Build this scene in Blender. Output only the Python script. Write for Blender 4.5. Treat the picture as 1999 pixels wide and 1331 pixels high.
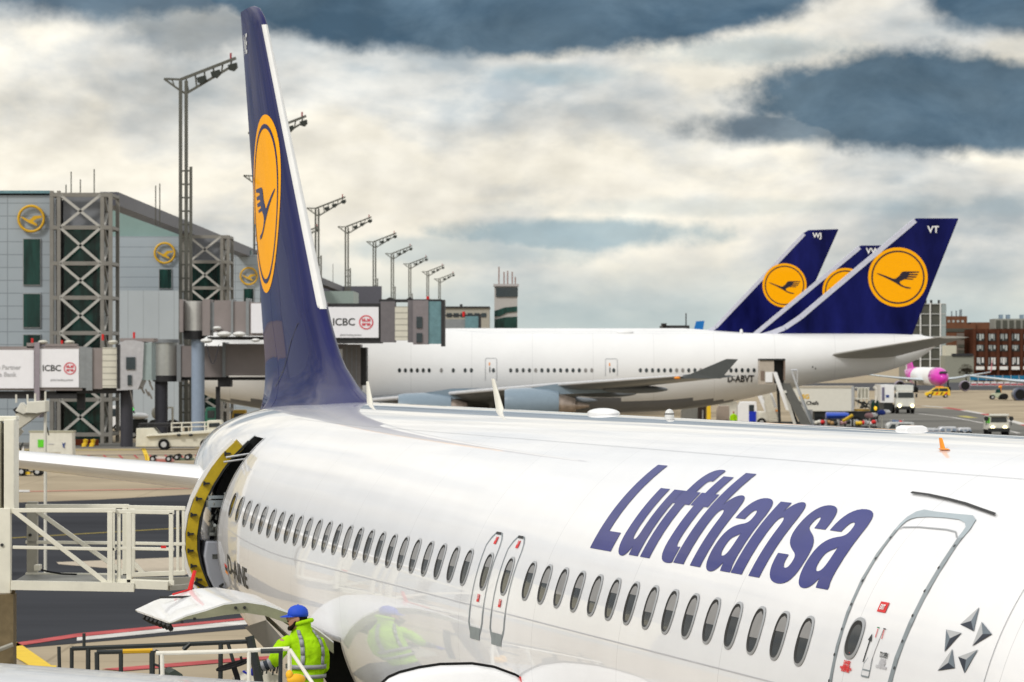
import bpy, bmesh, math, random
from mathutils import Vector, Matrix
random.seed(7)
S = bpy.context.scene
COL = S.collection
for o in list(bpy.data.objects): bpy.data.objects.remove(o)
rad, sin, cos, pi = math.radians, math.sin, math.cos, math.pi

# ------------------------------------------------------------ camera
H = 6.516; F = 7300.0; HY = 697.0; CX = 999.5
cd = bpy.data.cameras.new('camera'); cam = bpy.data.objects.new('camera', cd); COL.objects.link(cam)
cam.location = (0, 0, H); cam.rotation_euler = (rad(90), 0, 0)
cd.sensor_width = 36; cd.lens = F*36/1999; cd.shift_y = (HY-665.5)/1999
cd.clip_start = 0.5; cd.clip_end = 20000
cd.dof.use_dof = True; cd.dof.focus_distance = 30; cd.dof.aperture_fstop = 9
S.camera = cam
S.render.resolution_x = 1024; S.render.resolution_y = 682
S.view_settings.view_transform = 'Standard'; S.view_settings.look = 'None'
S.view_settings.exposure = 0.30; S.view_settings.gamma = 1

# ------------------------------------------------------------ sky
SUN_EL, SUN_AZ = 40, 222       # azimuth measured from +Y clockwise: behind and left of the camera
w = bpy.data.worlds.new('World'); S.world = w; w.use_nodes = True
nt = w.node_tree; N = nt.nodes; L = nt.links; N.clear()
def nn(t, **k):
    n = N.new(t)
    for a, b in k.items(): setattr(n, a, b)
    return n
def M(op, a, b=None, c=None, clamp=False):
    n = nn('ShaderNodeMath', operation=op, use_clamp=clamp)
    for i, v in enumerate((a, b, c)):
        if v is None: continue
        if isinstance(v, (int, float)): n.inputs[i].default_value = v
        else: L.new(v, n.inputs[i])
    return n.outputs[0]
def smooth(v, a, b):
    n = nn('ShaderNodeMapRange', interpolation_type='SMOOTHSTEP'); L.new(v, n.inputs[0])
    n.inputs[1].default_value = a; n.inputs[2].default_value = b; return n.outputs[0]
def mixc(f, a, b):
    n = nn('ShaderNodeMix', data_type='RGBA')
    if isinstance(f, (int, float)): n.inputs[0].default_value = f
    else: L.new(f, n.inputs[0])
    for i, v in ((6, a), (7, b)):
        if isinstance(v, tuple): n.inputs[i].default_value = v+(1,)
        else: L.new(v, n.inputs[i])
    return n.outputs[2]
tc = nn('ShaderNodeTexCoord'); sp = nn('ShaderNodeSeparateXYZ'); L.new(tc.outputs['Generated'], sp.inputs[0])
az = M('ARCTAN2', sp.outputs[0], sp.outputs[1]); el = M('ARCSINE', sp.outputs[2])
u = M('MULTIPLY', az, 1/.137); v = M('MULTIPLY', el, 1/.0955)
def noise(su, sv, scale, detail, rough=.55, off=0, dist=0, dv=0, du=0):
    cb = nn('ShaderNodeCombineXYZ'); L.new(M('ADD', M('MULTIPLY', az, su*7.3), du), cb.inputs[0]); L.new(M('ADD', M('MULTIPLY', el, sv*7.3), dv), cb.inputs[1]); cb.inputs[2].default_value = off
    n = nn('ShaderNodeTexNoise'); L.new(cb.outputs[0], n.inputs['Vector'])
    n.inputs['Scale'].default_value = scale; n.inputs['Detail'].default_value = detail; n.inputs['Roughness'].default_value = rough
    n.inputs['Distortion'].default_value = dist
    return n.outputs['Fac']
n1 = M('SUBTRACT', noise(1, 1.3, 3.2, 8, .55, 3.3), .5)
n1b = M('SUBTRACT', noise(1, 1.2, 9, 8, .55, 8.1), .5)
n2 = noise(.9, 1.9, 2.5, 12, .52, 1.7, .15)
n3 = noise(1, 2.2, 7, 8, .5, 5.2, .1)
n1c = M('SUBTRACT', noise(1, 1.2, 26, 6, .6, 2.2), .5)
nd = M('ADD', M('MULTIPLY', n1, 1.5), M('ADD', M('MULTIPLY', n1b, .75), M('MULTIPLY', n1c, .5)))
def blob(cu, cv, ru, rv, k=1.0, soft=.34, amt=1):
    soft *= .62
    a = M('DIVIDE', M('SUBTRACT', u, cu), ru); b = M('DIVIDE', M('SUBTRACT', v, cv), rv)
    r = M('SQRT', M('ADD', M('MULTIPLY', a, a), M('MULTIPLY', b, b)))
    r = M('ADD', r, M('MULTIPLY', nd, k))
    return M('MULTIPLY', smooth(r, 1+soft*.5, 1-soft), amt)
def mx(*a):
    r = a[0]
    for b in a[1:]: r = M('MAXIMUM', r, b)
    return r
dark = mx(blob(-.05, 1.12, .66, .285, .22, .16), blob(.28, 1.12, .40, .25, .22, .2), blob(-.72, 1.12, .50, .20, .45, .5, .95), blob(-.62, .93, .15, .12, .8, .7, .6),
          blob(.76, .71, .32, .16, .5, .35, 1), blob(.97, .69, .24, .13, .4, .35, 1), blob(.60, .64, .26, .06, .8, .7, .9), blob(.90, .62, .25, .05, .8, .7, .9), blob(.97, 1.02, .18, .13, .5, .5))
mid = mx(blob(.13, .345, .26, .045, 1.1, .9, .85), blob(.08, .79, .14, .03, .8, .9, .5), blob(-.1, .30, .25, .04, 1.3, .9, .5), blob(.5, .86, .2, .05, 1.2, .9, .5), blob(.55, .42, .5, .03, 1.4, 1, .3))
cl = nn('ShaderNodeValToRGB'); L.new(n2, cl.inputs[0]); e = cl.color_ramp.elements
e[0].position = .34; e[0].color = (.44, .49, .52, 1); e[1].position = .56; e[1].color = (.99, .93, .80, 1)
m_ = cl.color_ramp.elements.new(.46); m_.color = (.70, .70, .67, 1)
c = mixc(M('MULTIPLY', smooth(n3, .42, .66), .45), cl.outputs[0], (.90, .86, .78))
c = mixc(M('MULTIPLY', smooth(v, .34, .05), .8), c, (.50, .60, .60))
c = mixc(mid, c, (.30, .42, .48))
dk = nn('ShaderNodeValToRGB'); L.new(noise(1, 1.7, 4.2, 10, .58, 9, .3), dk.inputs[0]); e = dk.color_ramp.elements
e[0].position = .36; e[0].color = (.036, .082, .138, 1); e[1].position = .66; e[1].color = (.115, .185, .255, 1)
c = mixc(dark, c, dk.outputs[0])
side = M('MULTIPLY', M('MULTIPLY', smooth(az, -.15, -.32), smooth(az, -2.2, -1.1)), smooth(el, .26, .12))  # unseen dark cloud left of the frame, added to darken reflections on the fin
c = mixc(M('MULTIPLY', side, .72), c, (.10, .13, .175))
def relief(sc, d, off):
    return M('SUBTRACT', noise(1, 1.7, sc, 8, .48, off), noise(1, 1.7, sc, 8, .48, off, dv=.30/sc, du=-.12/sc))
rl = M('ADD', M('MULTIPLY', relief(3.0, 0, 4.1), 1.15), M('MULTIPLY', relief(9, 0, 6.6), .38))
rl = M('MULTIPLY', rl, M('ADD', .35, M('MULTIPLY', smooth(v, .1, .6), .65)))
mg = nn('ShaderNodeVectorMath', operation='SCALE'); L.new(c, mg.inputs[0]); L.new(M('ADD', 1, M('MAXIMUM', M('MINIMUM', rl, .25), -.42)), mg.inputs['Scale']); c = mg.outputs[0]
up = smooth(el, .12, .35)      # above the frame: broken bright overcast
hi = nn('ShaderNodeTexNoise'); L.new(tc.outputs['Generated'], hi.inputs['Vector']); hi.inputs['Scale'].default_value = 3.2; hi.inputs['Detail'].default_value = 5
hc = nn('ShaderNodeValToRGB'); L.new(hi.outputs['Fac'], hc.inputs[0]); e = hc.color_ramp.elements
e[0].position = .36; e[0].color = (.72, .76, .80, 1); e[1].position = .6; e[1].color = (1.2, 1.18, 1.13, 1)
c = mixc(M('MULTIPLY', up, M('SUBTRACT', 1, M('MULTIPLY', side, .75))), c, hc.outputs[0])
sky = nn('ShaderNodeTexSky', sky_type='NISHITA', sun_disc=False); sky.sun_elevation = rad(SUN_EL); sky.sun_rotation = rad(SUN_AZ)
b1 = nn('ShaderNodeBackground'); L.new(sky.outputs[0], b1.inputs[0]); b1.inputs[1].default_value = .006
b2 = nn('ShaderNodeBackground'); L.new(c, b2.inputs[0]); b2.inputs[1].default_value = .76
ad = nn('ShaderNodeAddShader'); L.new(b1.outputs[0], ad.inputs[0]); L.new(b2.outputs[0], ad.inputs[1])
ow = nn('ShaderNodeOutputWorld'); L.new(ad.outputs[0], ow.inputs[0])
sl = bpy.data.lights.new('sun', 'SUN'); sl.energy = 1.55; sl.angle = rad(10); sl.color = (1, .96, .9)
so = bpy.data.objects.new('sun', sl); COL.objects.link(so)
sd = Vector((sin(rad(SUN_AZ))*cos(rad(SUN_EL)), cos(rad(SUN_AZ))*cos(rad(SUN_EL)), sin(rad(SUN_EL))))
so.rotation_euler = sd.to_track_quat('Z', 'Y').to_euler()

# ------------------------------------------------------------ materials
MATS = {}
def mat(name, col, rough=.5, metal=0, coat=0, var=.08, vs=3.0, emit=0, bump=0, bs=20, spec=.28, streak=None, coatr=.03, cior=1.5):
    if name in MATS: return MATS[name]
    m = bpy.data.materials.new(name); m.use_nodes = True; t = m.node_tree
    b = t.nodes['Principled BSDF']
    b.inputs['Roughness'].default_value = rough; b.inputs['Metallic'].default_value = metal
    b.inputs['Coat Weight'].default_value = coat; b.inputs['Coat Roughness'].default_value = coatr
    if rough > .7 and not coat: spec = 0
    b.inputs['Specular IOR Level'].default_value = spec; b.inputs['Coat IOR'].default_value = cior
    tx = t.nodes.new('ShaderNodeTexCoord')
    mp = t.nodes.new('ShaderNodeMapping'); t.links.new(tx.outputs['Object'], mp.inputs[0])
    if streak: mp.inputs['Scale'].default_value = streak
    n = t.nodes.new('ShaderNodeTexNoise'); t.links.new(mp.outputs[0], n.inputs['Vector'])
    n.inputs['Scale'].default_value = vs; n.inputs['Detail'].default_value = 6; n.inputs['Roughness'].default_value = .6
    r = t.nodes.new('ShaderNodeValToRGB'); t.links.new(n.outputs['Fac'], r.inputs[0])
    r.color_ramp.elements[0].position = .3; r.color_ramp.elements[1].position = .7
    r.color_ramp.elements[0].color = tuple(max(0, x*(1-var)) for x in col)+(1,)
    r.color_ramp.elements[1].color = tuple(min(1, x*(1+var)) for x in col)+(1,)
    t.links.new(r.outputs[0], b.inputs['Base Color'])
    if bump:
        n2 = t.nodes.new('ShaderNodeTexNoise'); t.links.new((mp if streak else tx).outputs['Vector' if streak else 'Object'], n2.inputs['Vector'])
        n2.inputs['Scale'].default_value = bs; n2.inputs['Detail'].default_value = 4
        bp = t.nodes.new('ShaderNodeBump'); bp.inputs['Strength'].default_value = bump; bp.inputs['Distance'].default_value = .02
        t.links.new(n2.outputs['Fac'], bp.inputs['Height']); t.links.new(bp.outputs[0], b.inputs['Normal'])
    if emit:
        t.links.new(r.outputs[0], b.inputs['Emission Color']); b.inputs['Emission Strength'].default_value = emit
    MATS[name] = m; return m
def grid_lines(m, axis, period, width, dark=.55, axis2=None, period2=1, off=0):
    """thin panel joints ruled in object space"""
    t = m.node_tree; b = t.nodes['Principled BSDF']; src = b.inputs['Base Color'].links[0].from_socket
    tx = t.nodes.new('ShaderNodeTexCoord'); s = t.nodes.new('ShaderNodeSeparateXYZ'); t.links.new(tx.outputs['Object'], s.inputs[0])
    def line(ax, p):
        a = t.nodes.new('ShaderNodeMath'); a.operation = 'ADD'; t.links.new(s.outputs[ax], a.inputs[0]); a.inputs[1].default_value = 1000+off
        q = t.nodes.new('ShaderNodeMath'); q.operation = 'MODULO'; t.links.new(a.outputs[0], q.inputs[0]); q.inputs[1].default_value = p
        k = t.nodes.new('ShaderNodeMath'); k.operation = 'LESS_THAN'; t.links.new(q.outputs[0], k.inputs[0]); k.inputs[1].default_value = width
        return k.outputs[0]
    f = line(axis, period)
    if axis2 is not None:
        g = t.nodes.new('ShaderNodeMath'); g.operation = 'MAXIMUM'; t.links.new(f, g.inputs[0]); t.links.new(line(axis2, period2), g.inputs[1]); f = g.outputs[0]
    mx_ = t.nodes.new('ShaderNodeMix'); mx_.data_type = 'RGBA'; mx_.blend_type = 'MULTIPLY'; t.links.new(f, mx_.inputs[0])
    t.links.new(src, mx_.inputs[6]); mx_.inputs[7].default_value = (dark, dark, dark, 1); t.links.new(mx_.outputs[2], b.inputs['Base Color'])
    return m
WHITE = mat('white_aircraft_paint', (.80, .80, .81), .3, coat=1, var=.03, vs=1.2, bump=.12, bs=1.9, coatr=.02)
grid_lines(WHITE, 1, 2.667, .009, .72)
WPLAIN = mat('white_gloss', (.80, .80, .80), .3, coat=.6, var=.03)
WFAR = grid_lines(mat('white_airliner_far', (.74, .74, .735), .35, coat=.4, var=.04, vs=.25), 0, 5.1, .05, .86)
CREAM = mat('cream_paint', (.66, .64, .56), .45, var=.12, vs=2)
BLUE = mat('deep_blue_paint', (.012, .014, .085), .32, coat=.55, var=.12, vs=.8, bump=.6, bs=1.3, streak=(1, 1, .18), spec=0, cior=1.36)
BLUET = mat('title_blue_paint', (.017, .021, .165), .35, coat=.6, var=.12, vs=1.4, spec=0, cior=1.36)
BLUEF = mat('blue_tail_far', (.008, .010, .085), .45, coat=.2, spec=0, cior=1.3, var=.55, vs=.35, streak=(1, 1, .35))
YEL = mat('crane_yellow', (.98, .42, .004), .5, coat=.3, var=.03, spec=0, cior=1.28)
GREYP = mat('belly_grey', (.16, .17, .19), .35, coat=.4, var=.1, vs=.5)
METAL = mat('brushed_metal', (.55, .55, .55), .28, metal=.9, var=.1)
ALU = mat('aluminium', (.62, .63, .65), .35, metal=.7, var=.08)
FRAME = mat('grey_frame', (.30, .34, .36), .35, metal=.5, var=.1, vs=8)
RING = mat('window_ring', (.36, .37, .38), .35, metal=.3, var=.06)
GASK = mat('gasket', (.03, .03, .03), .6)
PANE = mat('cabin_pane', (.016, .016, .012), .1, coat=.45, var=.3, vs=4, coatr=.02, spec=.3, cior=1.4)
REFLBLIND = mat('pane_reflection_and_blind', (.24, .23, .22), .3, coat=.5, spec=.3, cior=1.4, var=.1, vs=5, coatr=.02)  # grey for sky reflection painted on near panes; also paler far windows
DARK = mat('dark_cavity', (.02, .02, .02), .8)
BLACK = mat('black_paint', (.022, .024, .024), .45, var=.2)
RUBBER = mat('rubber', (.02, .02, .02), .8)
RED = mat('red_paint', (.62, .02, .02), .45)
ORANGE = mat('orange_paint', (.85, .28, .02), .45)
GREEN = mat('green_paint', (.12, .6, .03), .5)
DGREEN = mat('dark_green_glass', (.006, .035, .028), .2, coat=.3, spec=.3, cior=1.35, var=.95, vs=1.6, streak=(1, 1, .12))  # vertical streaks painted into the colour stand in for reflections in the glass
PRIMER = mat('primer_frame', (.27, .27, .18), .4, var=.15, vs=6)
YDOOR = mat('yellow_lining', (.48, .34, .015), .5, var=.2, vs=5)
LIN = mat('door_lining_grey', (.36, .38, .43), .5, var=.06)
TEALG = mat('teal_bellows', (.13, .24, .27), .5, var=.15)
GLASS = mat('dark_glass', (.02, .03, .035), .08, coat=1, var=.2)
BRIDGE = mat('bridge_taupe', (.24, .21, .205), .5, var=.08, vs=.6)
BRIDGE2 = mat('bridge_grey', (.23, .245, .255), .5, var=.08)
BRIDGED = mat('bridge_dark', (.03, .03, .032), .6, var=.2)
RIB = grid_lines(mat('ribbed_cream', (.60, .58, .50), .5, var=.05), 2, .45, .09, .6)
ADW = mat('advert_white', (.78, .78, .82), .4, var=.02)
ADR = mat('advert_red', (.62, .06, .09), .4)
ADK = mat('advert_black', (.03, .03, .03), .4)
ADG = mat('advert_grey', (.45, .45, .47), .4)
COLB = mat('column_bluegrey', (.27, .33, .42), .4, var=.05)
COLD = mat('column_dark', (.045, .045, .055), .5)
DRUM = mat('drum_metal', (.52, .53, .50), .35, metal=.5, var=.06)
MAST = mat('mast_grey', (.10, .10, .085), .6, var=.1)
FLOOD = mat('floodlight_black', (.03, .035, .03), .5)
STEEL = mat('lattice_steel', (.21, .20, .18), .5, var=.12, vs=1)
PANEL = grid_lines(mat('facade_panel', (.33, .375, .41), .4, var=.04, vs=.3), 2, .98, .06, .6, 0, 6.2)
PANEL2 = grid_lines(mat('facade_panel_tall', (.38, .42, .45), .4, var=.04, vs=.3), 0, 1.45, .06, .75)
SOFF = grid_lines(mat('soffit_glass', (.20, .29, .27), .25, coat=.3, var=.1, vs=.2), 1, 4.2, .25, .75)
ROOF = mat('roof_dark', (.10, .10, .12), .5)
SIGNY = mat('sign_gold', (.62, .36, .02), .4, var=.08)
HIVIS = mat('hi_vis_fabric', (.36, .66, .012), .8, var=.16, vs=7, bump=.7, bs=16)
REFL = mat('reflective_tape', (.30, .31, .33), .4, var=.12, vs=12)
NAVY = mat('dark_cloth', (.05, .06, .075), .85, var=.2)
CAPB = mat('blue_cap', (.015, .07, .52), .6, var=.1)
SKIN = mat('skin', (.42, .22, .14), .55, var=.08, vs=12)
HAIR = mat('dark_hair', (.018, .014, .01), .8)
GLOVE = mat('blue_glove', (.02, .03, .45), .6)

# ------------------------------------------------------------ helpers
def tag(o, label, cat, group=None, kind=None):
    if label: o['label'] = label
    if cat: o['category'] = cat
    if group: o['group'] = group
    if kind: o['kind'] = kind
    return o
def thing(name, label, cat, loc=(0, 0, 0), rz=0, group=None):
    o = bpy.data.objects.new(name, None); COL.objects.link(o); o.location = loc; o.rotation_euler = (0, 0, rz)
    o.empty_display_size = .1
    return tag(o, label, cat, group)
class MB:
    def __init__(s): s.v = []; s.f = []; s.m = []
    def add(s, vs, fs, mi=0):
        k = len(s.v); s.v += [tuple(p) for p in vs]; s.f += [tuple(i+k for i in f) for f in fs]; s.m += [mi]*len(fs); return s
    def box(s, x0, x1, y0, y1, z0, z1, mi=0):
        return s.add([(x, y, z) for z in (z0, z1) for y in (y0, y1) for x in (x0, x1)],
                     [(0, 2, 3, 1), (4, 5, 7, 6), (0, 1, 5, 4), (2, 6, 7, 3), (0, 4, 6, 2), (1, 3, 7, 5)], mi)
    def tube(s, p, q, r, n=8, r2=None, mi=0):
        p, q = Vector(p), Vector(q); d = (q-p)
        if d.length < 1e-6: return s
        d.normalize(); a = d.orthogonal().normalized(); b = d.cross(a); r2 = r if r2 is None else r2
        if n == 4:
            a = (d.cross(Vector((0, 0, 1))) if abs(d.z) < .95 else Vector((1, 0, 0))).normalized(); b = d.cross(a)
        o = pi/4 if n == 4 else 0; k = 1.414 if n == 4 else 1
        vs = [p+(a*cos(o+2*pi*i/n)+b*sin(o+2*pi*i/n))*r*k for i in range(n)]+[q+(a*cos(o+2*pi*i/n)+b*sin(o+2*pi*i/n))*r2*k for i in range(n)]
        return s.add(vs, [(i, (i+1) % n, n+(i+1) % n, n+i) for i in range(n)]+[tuple(range(n))[::-1], tuple(range(n, 2*n))], mi)
    def path(s, pts, r, n=8, mi=0):
        for a, b in zip(pts, pts[1:]): s.tube(a, b, r, n, mi=mi)
        return s
    def prism(s, poly, y0, y1, ax='y', mi=0):
        """poly of (a,b) extruded: ax 'y' -> (a,y,b); 'x' -> (x,a,b); 'z' -> (a,b,z)"""
        g = {'y': lambda a, b, t: (a, t, b), 'x': lambda a, b, t: (t, a, b), 'z': lambda a, b, t: (a, b, t)}[ax]
        n = len(poly); vs = [g(a, b, y0) for a, b in poly]+[g(a, b, y1) for a, b in poly]
        return s.add(vs, [(i, (i+1) % n, n+(i+1) % n, n+i) for i in range(n)]+[tuple(range(n)), tuple(range(n, 2*n))[::-1]], mi)
    def loft(s, rings, cap=True, mi=0, closed=True):
        n = len(rings[0]); vs = [p for r in rings for p in r]; fs = []
        for k in range(len(rings)-1):
            for i in range(n if closed else n-1):
                j = (i+1) % n; fs.append((k*n+i, k*n+j, (k+1)*n+j, (k+1)*n+i))
        if cap and closed: fs += [tuple(range(n))[::-1], tuple(range((len(rings)-1)*n, len(rings)*n))]
        return s.add(vs, fs, mi)
    def ell(s, c, r, nu=12, nv=8, mi=0):
        rings = [[(c[0]+r[0]*cos(2*pi*i/nu)*sin(pi*(k+.02)/(nv+.04)), c[1]+r[1]*sin(2*pi*i/nu)*sin(pi*(k+.02)/(nv+.04)), c[2]-r[2]*cos(pi*(k+.02)/(nv+.04))) for i in range(nu)] for k in range(nv+1)]
        return s.loft(rings, mi=mi)
    def build(s, name, m, parent=None, smooth=False, bevel=0, label=None, recalc=True):
        me = bpy.data.meshes.new(name); me.from_pydata(s.v, [], s.f)
        for x in (m if isinstance(m, (list, tuple)) else [m]): me.materials.append(x)
        for p, i in zip(me.polygons, s.m): p.material_index = i
        if recalc:
            b = bmesh.new(); b.from_mesh(me); bmesh.ops.recalc_face_normals(b, faces=b.faces); b.to_mesh(me); b.free()
        if smooth: me.polygons.foreach_set('use_smooth', [True]*len(me.polygons))
        o = bpy.data.objects.new(name, me); COL.objects.link(o)
        if parent: o.parent = parent
        if bevel:
            d = o.modifiers.new('bevel', 'BEVEL'); d.width = bevel; d.segments = 2; d.limit_method = 'ANGLE'
        if smooth and smooth != 'all':
            try: me.set_sharp_from_angle(angle=rad(38))
            except Exception: pass
        if label: o['label'] = label
        return o
def struct(name, mb, m): o = mb.build(name, m); o['kind'] = 'structure'; return o
def copy_tree(o, parent=None):
    c_ = o.copy(); COL.objects.link(c_); c_.parent = parent
    for ch in list(o.children): copy_tree(ch, c_)
    return c_
def bez(p0, p1, p2, p3, n=8):
    return [tuple(p0[i]*(1-t)**3+3*p1[i]*t*(1-t)**2+3*p2[i]*t*t*(1-t)+p3[i]*t**3 for i in (0, 1)) for t in [(k+1)/n for k in range(n)]]
def path2(cmds):
    """cmds: tuples (x,y) line or (c1,c2,p) cubic"""
    out = []
    for q in cmds:
        if isinstance(q[0], tuple): out += bez(out[-1], *q)
        else: out.append(q)
    return out
def fill2d(loops=None, text=None, size=1, offset=0, align='LEFT', slices=(), axis=1):
    """filled flat shape in the xy plane as (verts, faces), cut at the given coordinates"""
    if text is not None:
        cu = bpy.data.curves.new('t', 'FONT'); cu.body = text; cu.size = size; cu.offset = offset; cu.align_x = align; cu.resolution_u = 3
    else:
        cu = bpy.data.curves.new('t', 'CURVE'); cu.dimensions = '2D'; cu.fill_mode = 'BOTH'
        for lp in loops:
            sp_ = cu.splines.new('POLY'); sp_.points.add(len(lp)-1); sp_.use_cyclic_u = True
            for p, q in zip(sp_.points, lp): p.co = (q[0], q[1], 0, 1)
    ob = bpy.data.objects.new('t', cu); COL.objects.link(ob)
    dg = bpy.context.evaluated_depsgraph_get(); dg.update()
    me = bpy.data.meshes.new_from_object(ob.evaluated_get(dg))
    b = bmesh.new(); b.from_mesh(me); bmesh.ops.remove_doubles(b, verts=b.verts, dist=1e-5)
    for ax, vals in ([(axis, slices)] if not isinstance(slices, dict) else slices.items()):
        for s_ in vals:
            co = [0, 0, 0]; co[ax] = s_; no = [0, 0, 0]; no[ax] = 1
            bmesh.ops.bisect_plane(b, geom=list(b.verts)+list(b.edges)+list(b.faces), plane_co=co, plane_no=no)
    b.verts.ensure_lookup_table(); vs = [tuple(x.co) for x in b.verts]; fs = [tuple(x.index for x in f_.verts) for f_ in b.faces]
    b.free(); bpy.data.objects.remove(ob); bpy.data.curves.remove(cu); bpy.data.meshes.remove(me)
    return vs, fs
def frange(a, b, st):
    n = int(math.ceil((b-a)/st)); return [a+(b-a)*i/n for i in range(n+1)]
def circle(cx, cy, r, n=48, ry=None): return [(cx+r*cos(2*pi*i/n), cy+(ry or r)*sin(2*pi*i/n)) for i in range(n)]
def decal(loops=None, fn=None, name='mark', m=None, parent=None, **k):
    vs, fs = fill2d(loops, **k)
    return MB().add([fn(x, y) for x, y, z in vs], fs).build(name, m, parent, recalc=False)
CRANE = [(-.72, .145), (-.55, .095), (-.15, -.055), (-.08, -.05), (.05, .05), (.13, .17), (.22, .195), (.72, .19), (.70, .155), (.40, .14), (.36, .115), (.69, .10), (.64, .065), (.37, .065), (.34, .04), (.64, .02), (.59, -.015), (.33, -.01), (.28, -.035), (.54, -.055), (.49, -.085), (.22, -.07), (.08, -.13), (.05, -.18), (.12, -.255), (.25, -.315), (.43, -.35), (.43, -.39), (.28, -.375), (.10, -.305), (-.05, -.21), (-.2, -.125), (-.45, 0), (-.70, .11)]
def roundel(fn, parent, R, cx, cy, m1, m2, flip=1, clip=None, step=.25, name='crane_emblem'):
    """yellow disc with ring and crane; fn(x, y, layer) -> 3d"""
    sl = {0: frange(cx-R, cx+R, step), 1: frange(cy-R, cy+R, step*2)}
    def mk(loops, layer, nm, m):
        vs, fs = fill2d(loops, slices=sl)
        if clip:
            keep = []
            for f_ in fs:
                x = sum(vs[i][0] for i in f_)/len(f_); y = sum(vs[i][1] for i in f_)/len(f_)
                if clip(x, y): keep.append(f_)
            fs = keep
        return MB().add([fn(x, y, layer) for x, y, z in vs], fs).build(nm, m, parent, recalc=False)
    mk([circle(cx, cy, R, 64)], 1, name, m1)
    mk([circle(cx, cy, R*.895, 64), circle(cx, cy, R*.845, 64)], 2, 'emblem_ring', m2)
    mk([[(cx+flip*a*R, cy+b*R) for a, b in CRANE]], 2, 'crane_mark', m2)
# ============================================================ near airliner (local frame: x = -starboard, y = metres aft of nose, z up)
TH = .2625; DD = 10.859; A0 = 18.9435
AX = Vector((cos(TH), sin(TH), 0)); AY = Vector((-sin(TH), cos(TH), 0))
NEAR_LOC = tuple(AX*DD+AY*A0)
NR = thing('airliner', 'near white airliner with big blue company title and open cargo door', 'airliner', NEAR_LOC, TH)
def itp(T, s):
    if s <= T[0][0]: return T[0][1]
    for (a, p), (b, q) in zip(T, T[1:]):
        if s <= b: t = (s-a)/(b-a); return p+(q-p)*t
    return T[-1][1]
def smooth_table(T, s):
    # catmull-rom through the table
    if s <= T[0][0]: return T[0][1]
    if s >= T[-1][0]: return T[-1][1]
    for i in range(len(T)-1):
        if s <= T[i+1][0]: break
    a, b = T[i], T[i+1]; p = T[i-1] if i else a; q = T[i+2] if i+2 < len(T) else b
    h = b[0]-a[0]; t = (s-a[0])/h
    d = (b[1]-a[1])/h
    def sl(x, y, z):
        if x is y or y is z: return None
        d1 = (y[1]-x[1])/(y[0]-x[0]); d2 = (z[1]-y[1])/(z[0]-y[0])
        return 0 if d1*d2 <= 0 else 2*d1*d2/(d1+d2)
    m0 = sl(p, a, b); m1 = sl(a, b, q)
    m0 = d if m0 is None else m0; m1 = d if m1 is None else m1
    return (2*t**3-3*t*t+1)*a[1]+(t**3-2*t*t+t)*h*m0+(-2*t**3+3*t*t)*b[1]+(t**3-t*t)*h*m1
TA = [(-1.5, .02), (-1.35, .45), (-1, .85), (-.2, 1.25), (.8, 1.62), (2, 1.88), (3, 1.975), (25, 1.975), (27, 1.965), (29, 1.92), (31, 1.79), (33, 1.55), (35, 1.17), (36.5, .72), (37.57, .25)]
TT = [(-1.5, 3.5), (-1.35, 3.9), (-1, 4.3), (-.2, 4.75), (.8, 5.35), (2, 5.8), (3, 5.93), (28, 5.93), (31, 5.9), (33, 5.85), (35, 5.74), (36.5, 5.58), (37.57, 5.35)]
TB = [(-1.5, 3.2), (-1.35, 2.9), (-1, 2.6), (-.2, 2.2), (.8, 1.95), (2, 1.82), (3, 1.79), (24.5, 1.79), (27, 1.95), (29, 2.3), (31, 2.8), (33, 3.4), (35, 4.05), (36.5, 4.6), (37.57, 5.0)]
def sec(s): a = smooth_table(TA, s); t = smooth_table(TT, s); b = smooth_table(TB, s); return a, (t-b)/2, (t+b)/2
def surf(s, ph, off=0):
    a, b, zc = sec(s); p = rad(ph); nx, nz = cos(p)/a, sin(p)/b; l = math.hypot(nx, nz)
    return (-(a*cos(p)+off*nx/l), s, zc+b*sin(p)+off*nz/l)
SS = sorted(set([round(x, 3) for x in [-1.5, -1.45, -1.35, -1.2, -1, -.7, -.4]+frange(-.2, 21.2, .53)+[21.7, 22.2, 22.7, 23.15, 23.6]+frange(24.1, 28.7, .46)+[29.15, 29.55, 29.95]+frange(30.3, 37.2, .35)+[37.4, 37.57]]))
PH = sorted(set([-90+3*i for i in range(120)]+[-58.5, -14.5, -27.5, 47.5]))
def in_open(s, p): return (21.7 <= s < 23.6 and -58.5 <= p < -14.5) or (29.15 <= s < 29.95 and -27.5 <= p < 47.5)
mb = MB(); n = len(PH)
mb.v = [surf(s, p) for s in SS for p in PH]
for i in range(len(SS)-1):
    for j in range(n):
        p = PH[j]
        if in_open(SS[i], p): continue
        k = (j+1) % n; zc = sum(mb.v[i*n+q][2] for q in (j, k))/2
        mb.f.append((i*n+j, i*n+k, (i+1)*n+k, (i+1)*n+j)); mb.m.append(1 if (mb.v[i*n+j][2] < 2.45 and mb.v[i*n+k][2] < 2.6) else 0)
mb.f.append(tuple(range((len(SS)-1)*n, len(SS)*n))); mb.m.append(0)
mb.build('fuselage', [WHITE, GREYP], NR, smooth='all', recalc=True)
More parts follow.
